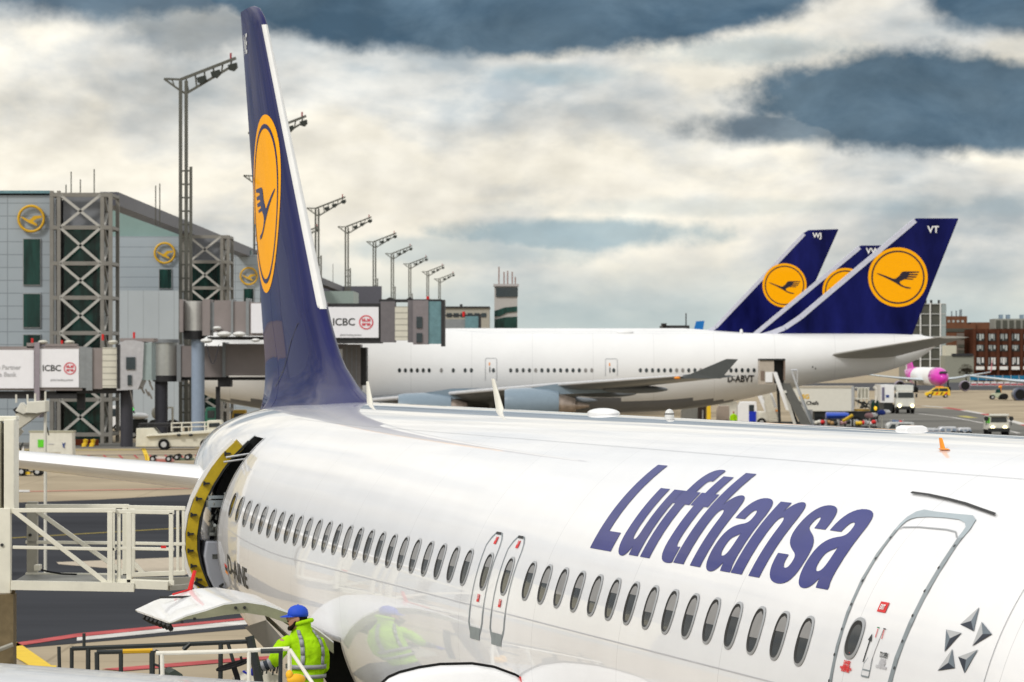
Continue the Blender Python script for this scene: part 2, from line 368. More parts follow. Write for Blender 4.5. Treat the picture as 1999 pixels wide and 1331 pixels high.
def recess(name, s0, s1, p0, p1, depth, m):
    b = MB(); ps = frange(p0, p1, 6)
    g = lambda s, p, d: surf(s, p, -d)
    for d0, d1 in ((0, depth),):
        for a, c in zip(ps, ps[1:]):
            for s in (s0, s1): b.add([g(s, a, d0), g(s, c, d0), g(s, c, d1), g(s, a, d1)], [(0, 1, 2, 3)])
            b.add([g(s0, a, d1), g(s1, a, d1), g(s1, c, d1), g(s0, c, d1)], [(0, 1, 2, 3)])
        for p in (p0, p1): b.add([g(s0, p, d0), g(s1, p, d0), g(s1, p, d1), g(s0, p, d1)], [(0, 1, 2, 3)])
    return b.build(name, m, NR, recalc=False)
hold = recess('cargo_opening', 21.7, 23.6, -58.5, -14.5, .9, BLACK)
dooro = recess('door_opening', 29.15, 29.95, -27.5, 47.5, .55, BLACK)
# rim of the openings
def strip(name, pts, wd, off, m, parent=NR, th=0):
    """flat strip of width wd along (s, phi) points"""
    b = MB(); R = 2.03; L_ = []; n_ = len(pts)
    for i, (s, p) in enumerate(pts):
        a = pts[max(0, i-1)]; c_ = pts[min(n_-1, i+1)]
        ds, dt = c_[0]-a[0], rad(c_[1]-a[1])*R; l = math.hypot(ds, dt) or 1
        w_ = wd[i] if isinstance(wd, (list, tuple)) else wd
        ns, nt_ = -dt/l*w_/2, ds/l*w_/2
        L_.append((surf(s+ns, p+math.degrees(nt_/R), off), surf(s-ns, p-math.degrees(nt_/R), off)))
    for (a, b_), (c_, d) in zip(L_, L_[1:]): b.add([a, b_, d, c_], [(0, 1, 2, 3)])
    return b.build(name, m, parent, recalc=False)
strip('cargo_opening_rim', [(21.66, p) for p in frange(-60, -13.5, 3)]+[(23.64, -13.5)], .05, .006, ALU)
strip('door_opening_rim', [(29.13, p) for p in frange(-28, 48, 3)], .05, .006, ALU)
strip('door_opening_rim', [(29.97, p) for p in frange(-28, 48, 3)], .04, .006, FRAME)

def selli(hw, hh, n_=28, e=2.5):
    out = []
    for i in range(n_):
        a = 2*pi*i/n_; c_, s_ = cos(a), sin(a)
        out.append((hw*abs(c_)**(2/e)*(1 if c_ >= 0 else -1), hh*abs(s_)**(2/e)*(1 if s_ >= 0 else -1)))
    return out
def sp(sc, pc, x, t, off): return surf(sc+x, pc+math.degrees(t/2.03), off)
def ring(sc, pc, o, i, off, name, m, parent, off2=None):
    b = MB(); a, c_ = selli(*o), selli(*i); n_ = len(a); off2 = off if off2 is None else off2
    b.add([sp(sc, pc, x, t, off) for x, t in a]+[sp(sc, pc, x, t, off2) for x, t in c_], [(k, (k+1) % n_, n_+(k+1) % n_, n_+k) for k in range(n_)])
    return b.build(name, m, parent, recalc=False, smooth='all')
def disc(sc, pc, o, off, name, m, parent, t0=-9, t1=9):
    b = MB(); a = selli(*o); n_ = len(a); vs = []
    for f_ in (1, .75, .5, .25): vs += [sp(sc, pc, x*f_, max(t0, min(t1, t*f_)), off) for x, t in a]
    fs = [(q*n_+k, q*n_+(k+1) % n_, (q+1)*n_+(k+1) % n_, (q+1)*n_+k) for q in range(3) for k in range(n_)]+[tuple(range(3*n_, 4*n_))]
    return b.add(vs, fs).build(name, m, parent, recalc=False, smooth='all')
WPH = 17.5; WS = [6.4+.5333*i for i in range(15)]+[14.63, 15.40]+[16.16+.5333*i for i in range(24)]
rs = random.Random(3)
for i, s in enumerate(WS):
    wdw = ring(s, WPH, (.138, .186), (.118, .166), .005, 'window', RING, NR, .012)
    ring(s, WPH, (.118, .166), (.102, .150), .012, 'window_seal', GASK, wdw, .003)
    disc(s, WPH, (.103, .151), .0025, 'pane', PANE, wdw)
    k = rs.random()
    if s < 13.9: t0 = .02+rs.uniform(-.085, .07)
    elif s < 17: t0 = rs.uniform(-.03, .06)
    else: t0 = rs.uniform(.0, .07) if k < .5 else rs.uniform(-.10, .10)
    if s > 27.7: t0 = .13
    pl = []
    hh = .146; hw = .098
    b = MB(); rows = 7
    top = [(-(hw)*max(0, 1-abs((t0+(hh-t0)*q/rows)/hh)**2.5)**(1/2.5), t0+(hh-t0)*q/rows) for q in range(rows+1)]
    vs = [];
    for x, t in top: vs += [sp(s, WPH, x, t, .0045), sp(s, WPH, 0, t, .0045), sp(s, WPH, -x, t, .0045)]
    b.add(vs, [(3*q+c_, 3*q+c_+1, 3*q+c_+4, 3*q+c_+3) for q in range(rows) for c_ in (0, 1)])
    b.build('pane_sky_reflection', REFLBLIND, wdw, recalc=False)  # pale plate over the upper pane: sky reflection painted as flat colour
# overwing exits
for sc in (15.46, 14.66):
    ex = [(sc-.235, p) for p in frange(3.5, 24.5, 3)]+[(sc-.20, 26.6), (sc-.12, 28.2), (sc+.10, 28.2), (sc+.19, 26.6)]+[(sc+.255, p) for p in frange(3.5, 24.5, 3)[::-1]]+[(sc+.17, .6), (sc-.15, .6), (sc-.235, 3.5)]
    e_ = strip('overwing_exit', ex, [.022 if p > 9 else .04 for s, p in ex], .005, FRAME)
    strip('exit_step_plate', [(sc-.17, .9), (sc+.19, .9)], .11, .006, FRAME, e_)
    strip('exit_handle_cover', [(sc-.09, 28.2), (sc+.08, 28.2)], .025, .009, GASK, e_)
    strip('red_label', [(sc-.02, 25.1), (sc-.02, 27.2)], .085, .007, RED, e_)
    strip('red_label', [(sc+.0, 9.2), (sc+.0, 11.2)], .085, .007, RED, e_)
    vs, fs = fill2d(text='EXIT', size=.06, align='CENTER')
    for pc in (26.0, 9.9):
        MB().add([surf(sc-.01-x*.62, pc+math.degrees(y/2.03), .011) for x, y, z in vs], fs).build('exit_lettering', WPLAIN, e_, recalc=False)
# front door
fr = [(5.67, p) for p in frange(-30, 9, 3)]+[(5.68, 11), (5.70, 18), (5.725, 25), (5.745, 32), (5.755, 38), (5.76, 44)]
D1 = strip('front_door', fr, .055, .006, FRAME)
strip('door_edge_frame', [(4.57, p) for p in frange(-30, 12, 3)]+[(4.55, 18), (4.52, 25), (4.51, 32), (4.52, 38), (4.56, 44)], .075, .006, FRAME, D1)
topf = [(5.76, 44), (5.76, 45.5), (5.745, 47), (5.69, 48.2), (5.6, 48.85), (5.4, 49), (5.1, 49.1), (4.85, 49.1), (4.7, 48.8), (4.6, 47.8), (4.565, 46), (4.56, 44)]
strip('door_top_frame', topf, [.05, .06, .07, .08, .08, .055, .045, .05, .075, .09, .09, .085], .0055, mat('frame_blue_grey', (.36, .43, .46), .3, metal=.3, coat=.5), D1)
strip('door_joint', [(5.71, 44.3), (5.68, 44.9), (5.4, 45.4), (4.9, 45.6), (4.72, 45.3), (4.62, 44)], .012, .005, RING, D1)
b = MB()
for p in frange(-20, 42, 5.2):
    for s in (5.69+.0012*max(0, p), 4.54):
        q = surf(s, p, .008); b.add([surf(s+.012*cos(a), p+.34*sin(a), .008) for a in [k*pi/4 for k in range(8)]], [tuple(range(8))])
b.build('door_bolts', GASK, D1, recalc=False)
pw = ring(5.43, 20.1, (.145, .15), (.12, .125), .006, 'door_window', RING, D1, .012); pw_ = ring(5.43, 20.1, (.12, .125), (.09, .095), .012, 'window_seal', GASK, pw, .002)
disc(5.43, 20.1, (.092, .097), .003, 'pane', PANE, pw)
def lab(txt, s, p, size, m, sx=.8, lean=0, nm='lettering', off=.007):
    vs, fs = fill2d(text=txt, size=size, align='CENTER', offset=.002)
    return MB().add([surf(s-x*sx, p+math.degrees(y/2.03), off) for x, y, z in vs], fs).build(nm, m, D1, recalc=False)
strip('exit_plate', [(5.20, 27.1), (5.04, 27.1)], .075, .006, RED, D1); lab('EXIT', 5.12, 26.6, .05, WPLAIN, .85, off=.010)
lab('TO OPEN', 4.79, 17.6, .05, BLACK, .7)
for i, t in enumerate(['PUSH FLAP', 'LIFT HANDLE', 'PUSH DOOR', 'OUTWARD FORWARD']): lab(t, 4.78, 16.9-i*.45, .024, ADG, .8)
strip('danger_mark', [(5.43, 16.0), (5.43, 17.2)], .014, .006, RED, D1)
lab('DANGER', 5.43, 14.9, .034, RED, .9)
for i, t in enumerate(['ARMED SLIDE', 'WHEN RED LIGHT ON', 'DO NOT OPEN']): lab(t, 5.43, 14.3-i*.45, .022, RED, 1)
strip('arrow_mark', [(5.135, 16), (5.125, 20.6)], .018, .006, BLACK, D1); strip('arrow_head', [(5.125, 20.2), (5.12, 21.6)], [.07, .002], .007, BLACK, D1)
strip('door_handle', [(5.04, 13.5), (5.04, 15.6), (5.02, 16.5), (5.0, 18.5), (4.985, 21), (4.985, 23)], [.13, .13, .07, .05, .05, .07], .005, mat('handle_white', (.72, .72, .73), .3, coat=1), D1)
strip('handle_outline', [(4.97, 13.4), (4.97, 15.7), (4.985, 17)], .008, .006, FRAME, D1); strip('handle_outline', [(5.11, 13.4), (5.11, 15.7), (5.06, 17)], .008, .006, FRAME, D1)
strip('handle_outline', [(5.11, 14.6), (4.97, 14.6)], .01, .0065, FRAME, D1); strip('handle_outline', [(5.11, 13.4), (4.97, 13.4)], .01, .0065, FRAME, D1)
for s in (5.05, 4.93): strip('handle_mark', [(s, 22.9), (s, 23.1)], .045, .007, mat('dark_green_mark', (.03, .2, .08), .5) if s > 5 else BLACK, D1); strip('handle_mark', [(s-.01, 21), (s, 22.8)], .012, .007, RED, D1)
strip('rain_gutter', [(6.15, 54.3), (5.8, 54.1), (5.37, 53.4), (5.0, 52.6), (4.71, 51.7), (4.34, 50.6)], .022, .012, GASK)
# joints in the skin
strip('skin_joint', [(s, 8.0) for s in frange(6, 28.9, .6)], .010, .0035, ADG)
strip('skin_joint', [(s, 62.0) for s in frange(3, 28.9, .6)], .0035, .0035, RING)
for s, p0, p1 in ((28.75, -10, 86), (3.0, 12, 40)): strip('skin_joint', [(s, p) for p in frange(p0, p1, 3)], .008, .0035, RING)
# five-pointed alliance mark of folded facets
ST = [[(3.52, 30.3), (3.69, 26.5), (3.43, 25.7), (3.54, 27.5)], [(3.37, 27.7), (3.36, 23.0), (3.13, 25.8), (3.27, 25.5)], [(3.61, 25.0), (3.88, 25.1), (3.77, 21.0), (3.76, 23.6)], [(3.66, 21.8), (3.79, 17.4), (3.52, 18.5), (3.65, 19.2)], [(3.25, 22.6), (3.52, 20.6), (3.34, 18.0), (3.38, 20.4)]]
mL, mD, mM = mat('mark_light', (.42, .43, .44), .4, spec=.2), mat('mark_dark', (.02, .026, .04), .4, spec=.2), mat('mark_mid', (.14, .17, .20), .4, spec=.2)
sides = [((0, 1, mL), (1, 2, mD), (2, 0, mM)), ((0, 1, mL), (1, 2, mD), (2, 0, mM)), ((0, 1, mL), (1, 2, mM), (2, 0, mD)), ((0, 1, mL), (1, 2, mD), (2, 0, mM)), ((0, 1, mL), (1, 2, mD), (2, 0, mM))]
sides[2] = ((0, 1, mL), (1, 2, mM), (2, 0, mD))
for st, sd_ in zip(ST, sides):
    b = MB(); ml = [mL, mD, mM]
    for i, j, m in sd_: b.add([surf(*st[i], .006), surf(*st[j], .006), surf(*st[3], .006)], [(0, 1, 2)], ml.index(m))
    b.build('alliance_star_point', ml, NR, recalc=False)
# title
G = {}
G['L'] = [[(0, 0), (.63, 0), (.63, .19), (.28, .19), (.28, 1), (0, 1)]]
G['u'] = [path2([(0, .71), (.26, .71), (.26, .25), ((.26, .17), (.29, .15), (.325, .15)), ((.37, .15), (.39, .19), (.39, .26)), (.39, .71), (.65, .71), (.65, 0), (.40, 0), (.40, .085), ((.35, .015), (.29, -.02), (.21, -.02)), ((.07, -.02), (0, .06), (0, .2))])]
G['f'] = [path2([(.09, 0), (.35, 0), (.35, .56), (.47, .56), (.47, .71), (.35, .71), (.35, .77), ((.35, .83), (.37, .855), (.43, .855)), (.48, .85), (.48, 1.0), ((.45, 1.01), (.41, 1.012), (.37, 1.012)), ((.18, 1.012), (.09, .94), (.09, .79)), (.09, .71), (0, .71), (0, .56), (.09, .56)])]
G['t'] = [path2([(.35, .93), (.35, .71), (.46, .71), (.46, .56), (.35, .56), (.35, .23), ((.35, .165), (.38, .145), (.42, .145)), (.47, .15), (.47, 0), ((.43, -.01), (.38, -.012), (.33, -.012)), ((.16, -.012), (.09, .05), (.09, .18)), (.09, .56), (0, .56), (0, .71), (.09, .71), (.09, .93)])]
def hn(h): return [path2([(0, 0), (.27, 0), (.27, .43), ((.27, .52), (.30, .555), (.355, .555)), ((.415, .555), (.44, .52), (.44, .44)), (.44, 0), (.70, 0), (.70, .49), ((.70, .65), (.63, .73), (.50, .73)), ((.40, .73), (.31, .69), (.265, .61)), (.265, h), (0, h)])]
G['h'] = hn(1); G['n'] = hn(.71)
G['a'] = [path2([(.03, .49), (.28, .49), ((.29, .56), (.32, .59), (.37, .59)), ((.42, .59), (.445, .565), (.445, .52)), ((.445, .47), (.41, .455), (.29, .44)), ((.09, .41), (0, .35), (0, .19)), ((0, .06), (.07, -.02), (.21, -.02)), ((.32, -.02), (.39, .01), (.455, .08)), ((.455, .05), (.46, .03), (.475, 0)), (.73, 0), (.73, .03), ((.705, .06), (.70, .09), (.70, .14)), (.70, .5), ((.70, .66), (.60, .73), (.38, .73)), ((.14, .73), (.04, .65), (.03, .49))][:-1]+[((.14, .73), (.04, .65), (.031, .495))]),
          path2([(.445, .355), ((.42, .335), (.36, .325), (.325, .31)), ((.28, .295), (.255, .26), (.255, .21)), ((.255, .16), (.285, .13), (.33, .13)), ((.41, .13), (.445, .18), (.445, .27))])]
G['s'] = [path2([(.65, .49), (.40, .49), ((.40, .56), (.37, .60), (.33, .60)), ((.29, .60), (.265, .57), (.265, .53)), ((.265, .49), (.31, .475), (.40, .45)), ((.58, .40), (.68, .35), (.68, .21)), ((.68, .05), (.57, -.02), (.34, -.02)), ((.11, -.02), (0, .06), (0, .23)), (.25, .23), ((.25, .15), (.28, .115), (.34, .115)), ((.39, .115), (.42, .14), (.42, .185)), ((.42, .23), (.38, .245), (.28, .27)), ((.10, .32), (.01, .37), (.01, .50)), ((.01, .65), (.12, .73), (.33, .73)), ((.55, .73), (.65, .65), (.651, .495))])]
for chx, x0 in zip('Lufthansa', (0, .765, 1.40, 1.905, 2.41, 3.18, 3.885, 4.675, 5.365)):
    vs, fs = fill2d(G[chx], slices=frange(-.1, 1.1, .04))
    kx = {'a': .93 if x0 < 4 else .975, 'n': .965, 's': .955}.get(chx, 1)
    MB().add([surf(12.385-(x0+x*kx), 28.6+y*27.1, .004) for x, y, z in vs], fs).build('title_letter', BLUET, NR, recalc=False)
vs, fs = fill2d(text='D-AINE', size=.36, offset=.008, slices=frange(-.1, .4, .06))
MB().add([surf(28.35-x*1.25, -8.7+math.degrees(y/2.03), .004) for x, y, z in vs], fs).build('registration', BLACK, NR, recalc=False)
fl = strip('flag_mark', [(28.62, -8.5), (28.42, -8.5)], .05, .005, BLACK)
strip('flag_mark', [(28.62, -7.2), (28.42, -7.2)], .04, .005, RED); strip('flag_mark', [(28.62, -9.9), (28.42, -9.9)], .04, .005, ORANGE)

# ---- fin
LEt = [(5.5, 28.3), (5.9, 28.55), (5.97, 28.9), (6.03, 29.15), (6.10, 29.5), (6.25, 29.9), (6.43, 30.45), (6.84, 31.07), (7.05, 31.32), (7.2, 31.48), (11.5, 35.6), (11.62, 35.77), (11.74, 36.05), (11.82, 36.5)]
def LE(z): return itp(LEt, z)
def TE(z): return 35.22+(z-5.5)*.362
def LEm(z): return 31.48+(z-7.2)*.958
def halft(s, z):
    le = max(LE(z), 28.3); te = TE(z); c_ = te-min(LEm(z), te-.5) if z > 7.16 else te-31.0+(7.16-z)*.15
    x = max(0, (s-le)/(te-le)); tt = .082*c_
    y = 5*tt*(.2969*math.sqrt(x)-.126*x-.3516*x*x+.2843*x**3-.1015*x**4)
    if z > 11.5: y *= math.sqrt(max(0, 1-((z-11.5)/.36)**2))
    if z < 6.7:
        q = (6.7-z)/.9; y += .26*q*q*q*min(1, x*5)*(1-max(0, x-.8)*3)
    return y
ZL = [5.5, 5.62, 5.72, 5.8, 5.88, 5.94, 5.98, 6.03, 6.08, 6.15, 6.25, 6.38, 6.55, 6.75, 7.0, 7.16]+frange(7.5, 11.3, .4)+[11.5, 11.58, 11.66, 11.74, 11.80]
def finpart(name, f0, f1, m, zl, off=0, hull=False):
    fs_ = [f0+(f1-f0)*(k/22)**(1.8 if f0 == 0 else 1) for k in range(23)]
    b = MB(); rings = []
    for z in zl:
        le, te = LE(z), TE(z); P = [(le+(te-le)*q, halft(le+(te-le)*q, z)+off) for q in fs_]
        if f0 == 0: P[0] = (P[0][0]-off, 0)
        rings.append([(-h, s, z) for s, h in P]+[(h, s, z) for s, h in P[::-1]][:None if f0 else -1])
    return b.loft(rings).build(name, m, NR, smooth=True)
finpart('fin', 0, .70, BLUE, ZL)
finpart('rudder', .705, 1, BLUE, [z for z in ZL if z > 5.7])
# bright leading edge: constant width strip
b = MB(); rings = []
for z in frange(7.18, 11.45, .25):
    le, te = LE(z), TE(z); ds = [0, .003, .007, .014, .026, .042, .058, .074]
    ps_ = [(le-.006 if d == 0 else le+d, 0 if d == 0 else halft(le+d, z)+.005) for d in ds]
    rings.append([(-h, s, z) for s, h in ps_[::-1]]+[(h, s, z) for s, h in ps_[1:]])
b.loft(rings, cap=False, closed=False).build('leading_edge', mat('leading_edge_metal', (.74, .73, .70), .3, metal=.35, coat=.4, var=.04), NR, smooth=True)
def fs_side(s, z, lay=0): return (-(halft(s, z)+.005*lay), s, z)
roundel(lambda x, y, l: fs_side(x, y, l), NR, 1.31, 35.08, 8.77, YEL, BLUE, flip=1, clip=lambda x, y: x < TE(y)-.02 and x > LE(y)+.3, step=.14)
vs, fs = fill2d(text='NE', size=.42, offset=.01, align='CENTER', slices={0: frange(-.4, .4, .1)})
MB().add([fs_side(36.9-x*.8, y+11.12, 1.5) for x, y, z in vs], fs).build('fin_letters', WPLAIN, NR, recalc=False)
strip_pts = [(31.45, 7.17), (32.3, 7.05), (33, 6.9)]
b = MB()
for (s0, z0), (s1, z1) in zip([(31.8, 7.18), (32.3, 6.98), (32.8, 6.72), (33.4, 6.35)], [(32.3, 6.98), (32.8, 6.72), (33.4, 6.35), (33.9, 6.1)]):
    b.add([fs_side(s0, z0, 1), fs_side(s1, z1, 1), fs_side(s1, z1-.02, 1), fs_side(s0, z0-.02, 1)], [(0, 1, 2, 3)])
b.build('fin_joint', GASK, NR, recalc=False)
# ---- tailplane and wings
def airfoil(c_, t, n_=10):
    up = []
    for k in range(n_+1):
        x = (k/n_)**1.6; y = 5*t*(.2969*math.sqrt(x)-.126*x-.3516*x*x+.2843*x**3-.1036*x**4); up.append((x*c_, y*c_))
    return up+[(x, -y) for x, y in up[::-1][1:-1]]
def wing(name, st, m, sgn, parent=NR):
    """st: (lat, sLE, chord, z, t)"""
    return MB().loft([[(-sgn*lat, s+x, z+y) for x, y in airfoil(c_, t)] for lat, s, c_, z, t in st]).build(name, m, parent, smooth=True)
for sgn in (1, -1):
    wing('tailplane', [(.6, 31.3, 3.9, 4.72, .10), (1.2, 31.8, 3.6, 4.80, .10), (4.2, 33.7, 2.4, 5.10, .10), (6.22, 34.9, 1.5, 5.31, .10)], WPLAIN, sgn)
    wing('wing', [(1.2, 11.6, 8.6, 2.80, .12), (2.2, 12.6, 7.4, 2.86, .12), (6.4, 15.0, 5.0, 3.31, .11), (16.9, 20.6, 1.6, 4.42, .10)], mat('wing_grey', (.50, .51, .52), .35, coat=.4), sgn)
    # engine nacelle, pylon
    b = MB(); cz = 1.55; cy = 5.75
    rings = []
    for s, r in ((10.4, 1.0), (10.3, 1.12), (10.6, 1.2), (11.5, 1.25), (12.6, 1.18), (13.4, .95), (13.4, .85)):
        rings.append([(-sgn*(cy+r*cos(2*pi*i/24)), s, cz+r*sin(2*pi*i/24)) for i in range(24)])
    b.loft(rings, cap=True); b.box(-sgn*cy-.12, -sgn*cy+.12, 12, 16.2, 2.5, 3.1)
    b.build('engine', WPLAIN, NR, smooth=True)
# wing root fairing with black seal
fp = [(3.30, 3.42), (3.25, 3.56), (3.18, 3.62), (3.08, 3.66), (2.9, 3.70), (2.7, 3.725), (2.4, 3.725), (2.2, 3.69), (2.0, 3.615), (1.85, 3.53), (1.7, 3.3), (1.7, 2.7), (3.4, 2.7)]
b = MB(); b.loft([[(-x, 13.72, z-.3) for x, z in fp], [(-x, 13.8, z-.07) for x, z in fp], [(-x, 13.9, z) for x, z in fp], [(-x, 14.5, z-.12) for x, z in fp], [(-x, 16, 2.8+(z-2.8)*.3) for x, z in fp]])
fa = b.build('wing_root_fairing', WPLAIN, NR, smooth='all')
MB().path([(-x, 13.93, z+.012) for x, z in fp[:10]], .013, 6).build('fairing_seal', RUBBER, fa)
MB().box(-1.96, -1.88, 13.86, 13.93, 3.50, 3.63).build('red_tag', RED, fa)
# ---- aerials and humps on the crown
def crown(s): return smooth_table(TT, s)
for s, h, lean in ((28.6, .27, .14), (22.0, .34, .30)):
    z = crown(s); rr = []
    for q, (dz, c_) in enumerate(((-.02, .30), (h*.5, .2), (h, .11))):
        rr.append([(.03*cos(a)*(1-q*.25), s+lean*dz/h+c_*.5*sin(a), z+dz) for a in [2*pi*k/12 for k in range(12)]])
    MB().loft(rr).build('blade_aerial', mat('aerial_cream', (.68, .66, .58), .45), NR, smooth=True)
MB().ell((0, 17.85, 5.94), (.15, .32, .055), 20, 10).build('satellite_hump', WPLAIN, NR, smooth='all')
bk = MB().tube((0, 15.6, 5.90), (0, 15.6, 5.965), .05, 14, .045).ell((0, 15.6, 5.965), (.045, .045, .05), 14, 8).build('beacon', mat('beacon_shell', (.6, .6, .58), .2, coat=1), NR, smooth=True)
MB().tube((0, 15.6, 5.962), (0, 15.6, 5.972), .048, 14).build('beacon_band', GASK, bk)
MB().prism([(-.10, 5.91), (-.09, 5.955), (-.05, 5.97), (.05, 5.97), (.09, 5.955), (.10, 5.91)], 9.02, 9.26).build('flat_aerial', WPLAIN, NR, bevel=.01)
q = surf(6.9, 72, 0)
oa = MB().loft([[(q[0]+.012*cos(a)*k, 6.92+dy+k*.05*sin(a), q[2]+dz) for a in [2*pi*i/8 for i in range(8)]] for dz, dy, k in ((0, 0, 1), (.09, .05, .6))]).ell((q[0], 6.9, q[2]+.008), (.02, .11, .008), 10, 4)
oa.build('orange_aerial', ORANGE, NR)
# ---- open aft passenger door (parallel to the side, swung out)
prof = [(1.60, 5.42), (1.78, 5.25), (1.93, 5.06), (2.06, 4.86), (2.16, 4.66), (2.23, 4.45), (2.27, 4.2), (2.27, 3.98), (2.23, 3.78), (2.16, 3.6), (2.10, 3.46)]
def shell(name, pr, s0, s1, th, m, taper=.12, parent=NR, flip=1):
    b = MB(); N_ = len(pr); o, i_ = [], []
    for k, (l, z) in enumerate(pr):
        a = pr[max(0, k-1)]; c_ = pr[min(N_-1, k+1)]; dl, dz = c_[0]-a[0], c_[1]-a[1]; q_ = math.hypot(dl, dz)
        nl, nz = dz/q_*flip, -dl/q_*flip
        o.append((l, z)); i_.append((l+nl*th, z+nz*th))
    R0 = [(-l, s0, z) for l, z in o]+[(-l, s0, z) for l, z in i_[::-1]]
    R1 = [(-(l-taper), s1, z) for l, z in o]+[(-(l-taper), s1, z) for l, z in i_[::-1]]
    return b.loft([R0, R1]).build(name, m, parent)
dr = shell('aft_door', [(l+.055, z+.01) for l, z in prof], 29.52, 30.42, .05, WPLAIN, .17)
shell('door_edge', prof, 29.5, 30.3, .15, YDOOR, .16, dr)
shell('door_seal', [(l-.155, z-.01) for l, z in prof], 29.49, 30.3, .03, BLACK, .16, dr)
for k in (1, 3, 4, 5, 6, 7, 8, 9):
    l, z = prof[k]; MB().box(-l+.03, -l+.10, 29.45, 29.5, z-.012, z+.012).box(-l+.02, -l+.04, 29.45, 29.5, z-.028, z+.028).build('door_latch', BLACK, dr)
sl_ = [(2.0, 4.10), (2.03, 3.9), (1.98, 3.65), (1.88, 3.45)]
b = MB(); b.loft([[(-l, s, z) for l, z in sl_]+[(-(l-.24), s, z) for l, z in sl_[::-1]] for s in (29.46, 30.1)]); b.build('slide_bustle', LIN, dr, bevel=.02)
MB().tube((-1.75, 29.42, 5.2), (-1.30, 29.3, 5.27), .014, 6).tube((-1.78, 29.42, 5.14), (-1.36, 29.3, 5.2), .012, 6).build('door_rods', ALU, dr)
MB().box(-2.0, -1.5, 29.35, 29.55, 4.55, 4.64).box(-1.98, -1.6, 29.4, 29.5, 4.66, 4.70).build('door_arm', FRAME, dr)
b = MB(); r5 = random.Random(5)
for k in range(26):
    x, z = r5.uniform(1.55, 1.98), r5.uniform(4.15, 4.6); x2, z2 = x+r5.uniform(-.15, .1), z+r5.uniform(-.2, .2)
    b.tube((-x, 29.3+r5.uniform(0, .3), z), (-x2, 29.3+r5.uniform(0, .3), z2), r5.uniform(.008, .025), 5)
for k in range(16):
    x, z, s = r5.uniform(1.5, 1.95), r5.uniform(3.9, 4.62), r5.uniform(29.25, 29.5); q = r5.uniform(.02, .07); b.box(-x-q, -x+q, s, s+q, z-q*r5.uniform(.4, 1.5), z+q)
b.box(-1.99, -1.5, 29.30, 29.32, 4.18, 4.22).build('door_mechanism', mat('mechanism_grey', (.17, .18, .17), .35, metal=.5, var=.8, vs=7), dr)
b = MB()
for k in range(14):
    x, z = r5.uniform(1.6, 2.1), r5.uniform(3.36, 3.5); b.tube((-x, 29.3+r5.uniform(0, .3), z), (-x+r5.uniform(-.15, .15), 29.3+r5.uniform(0, .3), z+r5.uniform(-.1, .1)), r5.uniform(.01, .03), 5)
b.build('door_hinge_gear', BLACK, dr)
# ---- open aft cargo door
cp0 = [(1.97, 3.35), (2.12, 3.47), (2.27, 3.57), (2.5, 3.70), (2.75, 3.785), (2.96, 3.82), (3.2, 3.80), (3.42, 3.73), (3.62, 3.68), (3.82, 3.60)]
cp1 = [(1.97, 3.42), (2.12, 3.53), (2.27, 3.63), (2.5, 3.765), (2.75, 3.825), (2.96, 3.86), (3.2, 3.85), (3.45, 3.79), (3.68, 3.72), (3.9, 3.62)]
def cshell(name, s0, s1, dz0, dz1, m, parent, smoothf=False, a=0, e=None):
    b = MB(); f_ = lambda s: (s-21.8)/1.8
    def P(s, k, d): t = f_(s); d *= min(1, (len(cp0)-1-k+.25)/3.2) if d > .03 else 1; return (-(cp0[k][0]*(1-t)+cp1[k][0]*t), s, cp0[k][1]*(1-t)+cp1[k][1]*t-d)
    ks = list(range(a, e or len(cp0)))
    return b.loft([[P(s, k, dz0) for k in ks]+[P(s, k, dz1) for k in ks[::-1]] for s in frange(s0, s1, .3)]).build(name, m, parent, smooth=smoothf)
cd_ = cshell('cargo_door', 21.8, 23.6, 0, .02, WPLAIN, NR, True)
cshell('cargo_door_rim', 21.79, 21.86, .02, .135, PRIMER, cd_); cshell('cargo_door_rim', 23.52, 23.6, .02, .12, PRIMER, cd_)
for s in (22.2, 22.65, 23.1): cshell('cargo_door_rib', s, s+.03, .021, .09, PRIMER, cd_)
b = MB()
for l, z in ((2.98, 3.745), (3.08, 3.745), (3.68, 3.60), (3.54, 3.63)): b.tube((-l, 21.77, z), (-l, 21.8, z), .017, 10)
b.build('rim_bolts', GASK, cd_)
MB().box(-3.7, -3.25, 23.1, 23.13, 3.775, 3.80).build('handle_slot', GASK, cd_)
MB().tube((-3.27, 23.6, 3.83), (-3.21, 23.6, 4.06), .028, 8, .02).tube((-3.5, 23.4, 3.80), (-3.27, 23.6, 3.84), .012, 6).build('red_streamer', RED, cd_)
b = MB()
for k in range(7): MB().tube((-3.82-.01*k, 21.85+.22*k, 3.57), (-3.78, 21.9+.22*k, 3.51), .03, 6).build('door_hook', GASK, cd_)
b = MB(); b.add([(-2.72, 21.85, 3.60), (-2.55, 22.9, 3.62), (-2.25, 22.9, 3.35), (-2.35, 21.85, 3.25)], [(0, 1, 2, 3)]).add([(-2.73, 21.83, 3.60), (-2.90, 22.2, 3.50), (-2.62, 22.2, 3.20), (-2.44, 21.83, 3.27)], [(0, 1, 2, 3)])
b.build('inner_lining', mat('lining_sheet', (.28, .27, .26), .3, coat=.4), cd_)
# landing gear, so the aircraft stands
for (lt, s) in ((3.8, 17.7), (-3.8, 17.7), (0, 5.0)):
    g = MB().tube((-lt, s, 2.4), (-lt, s, .55), .11, 10).build('landing_gear', ALU, NR)
    for d in (-.45, .45) if lt else (-.25, .25):
        r_ = .57 if lt else .38
        MB().tube((-lt+d-.18, s, r_), (-lt+d+.18, s, r_), r_, 20).build('wheel', RUBBER, g)
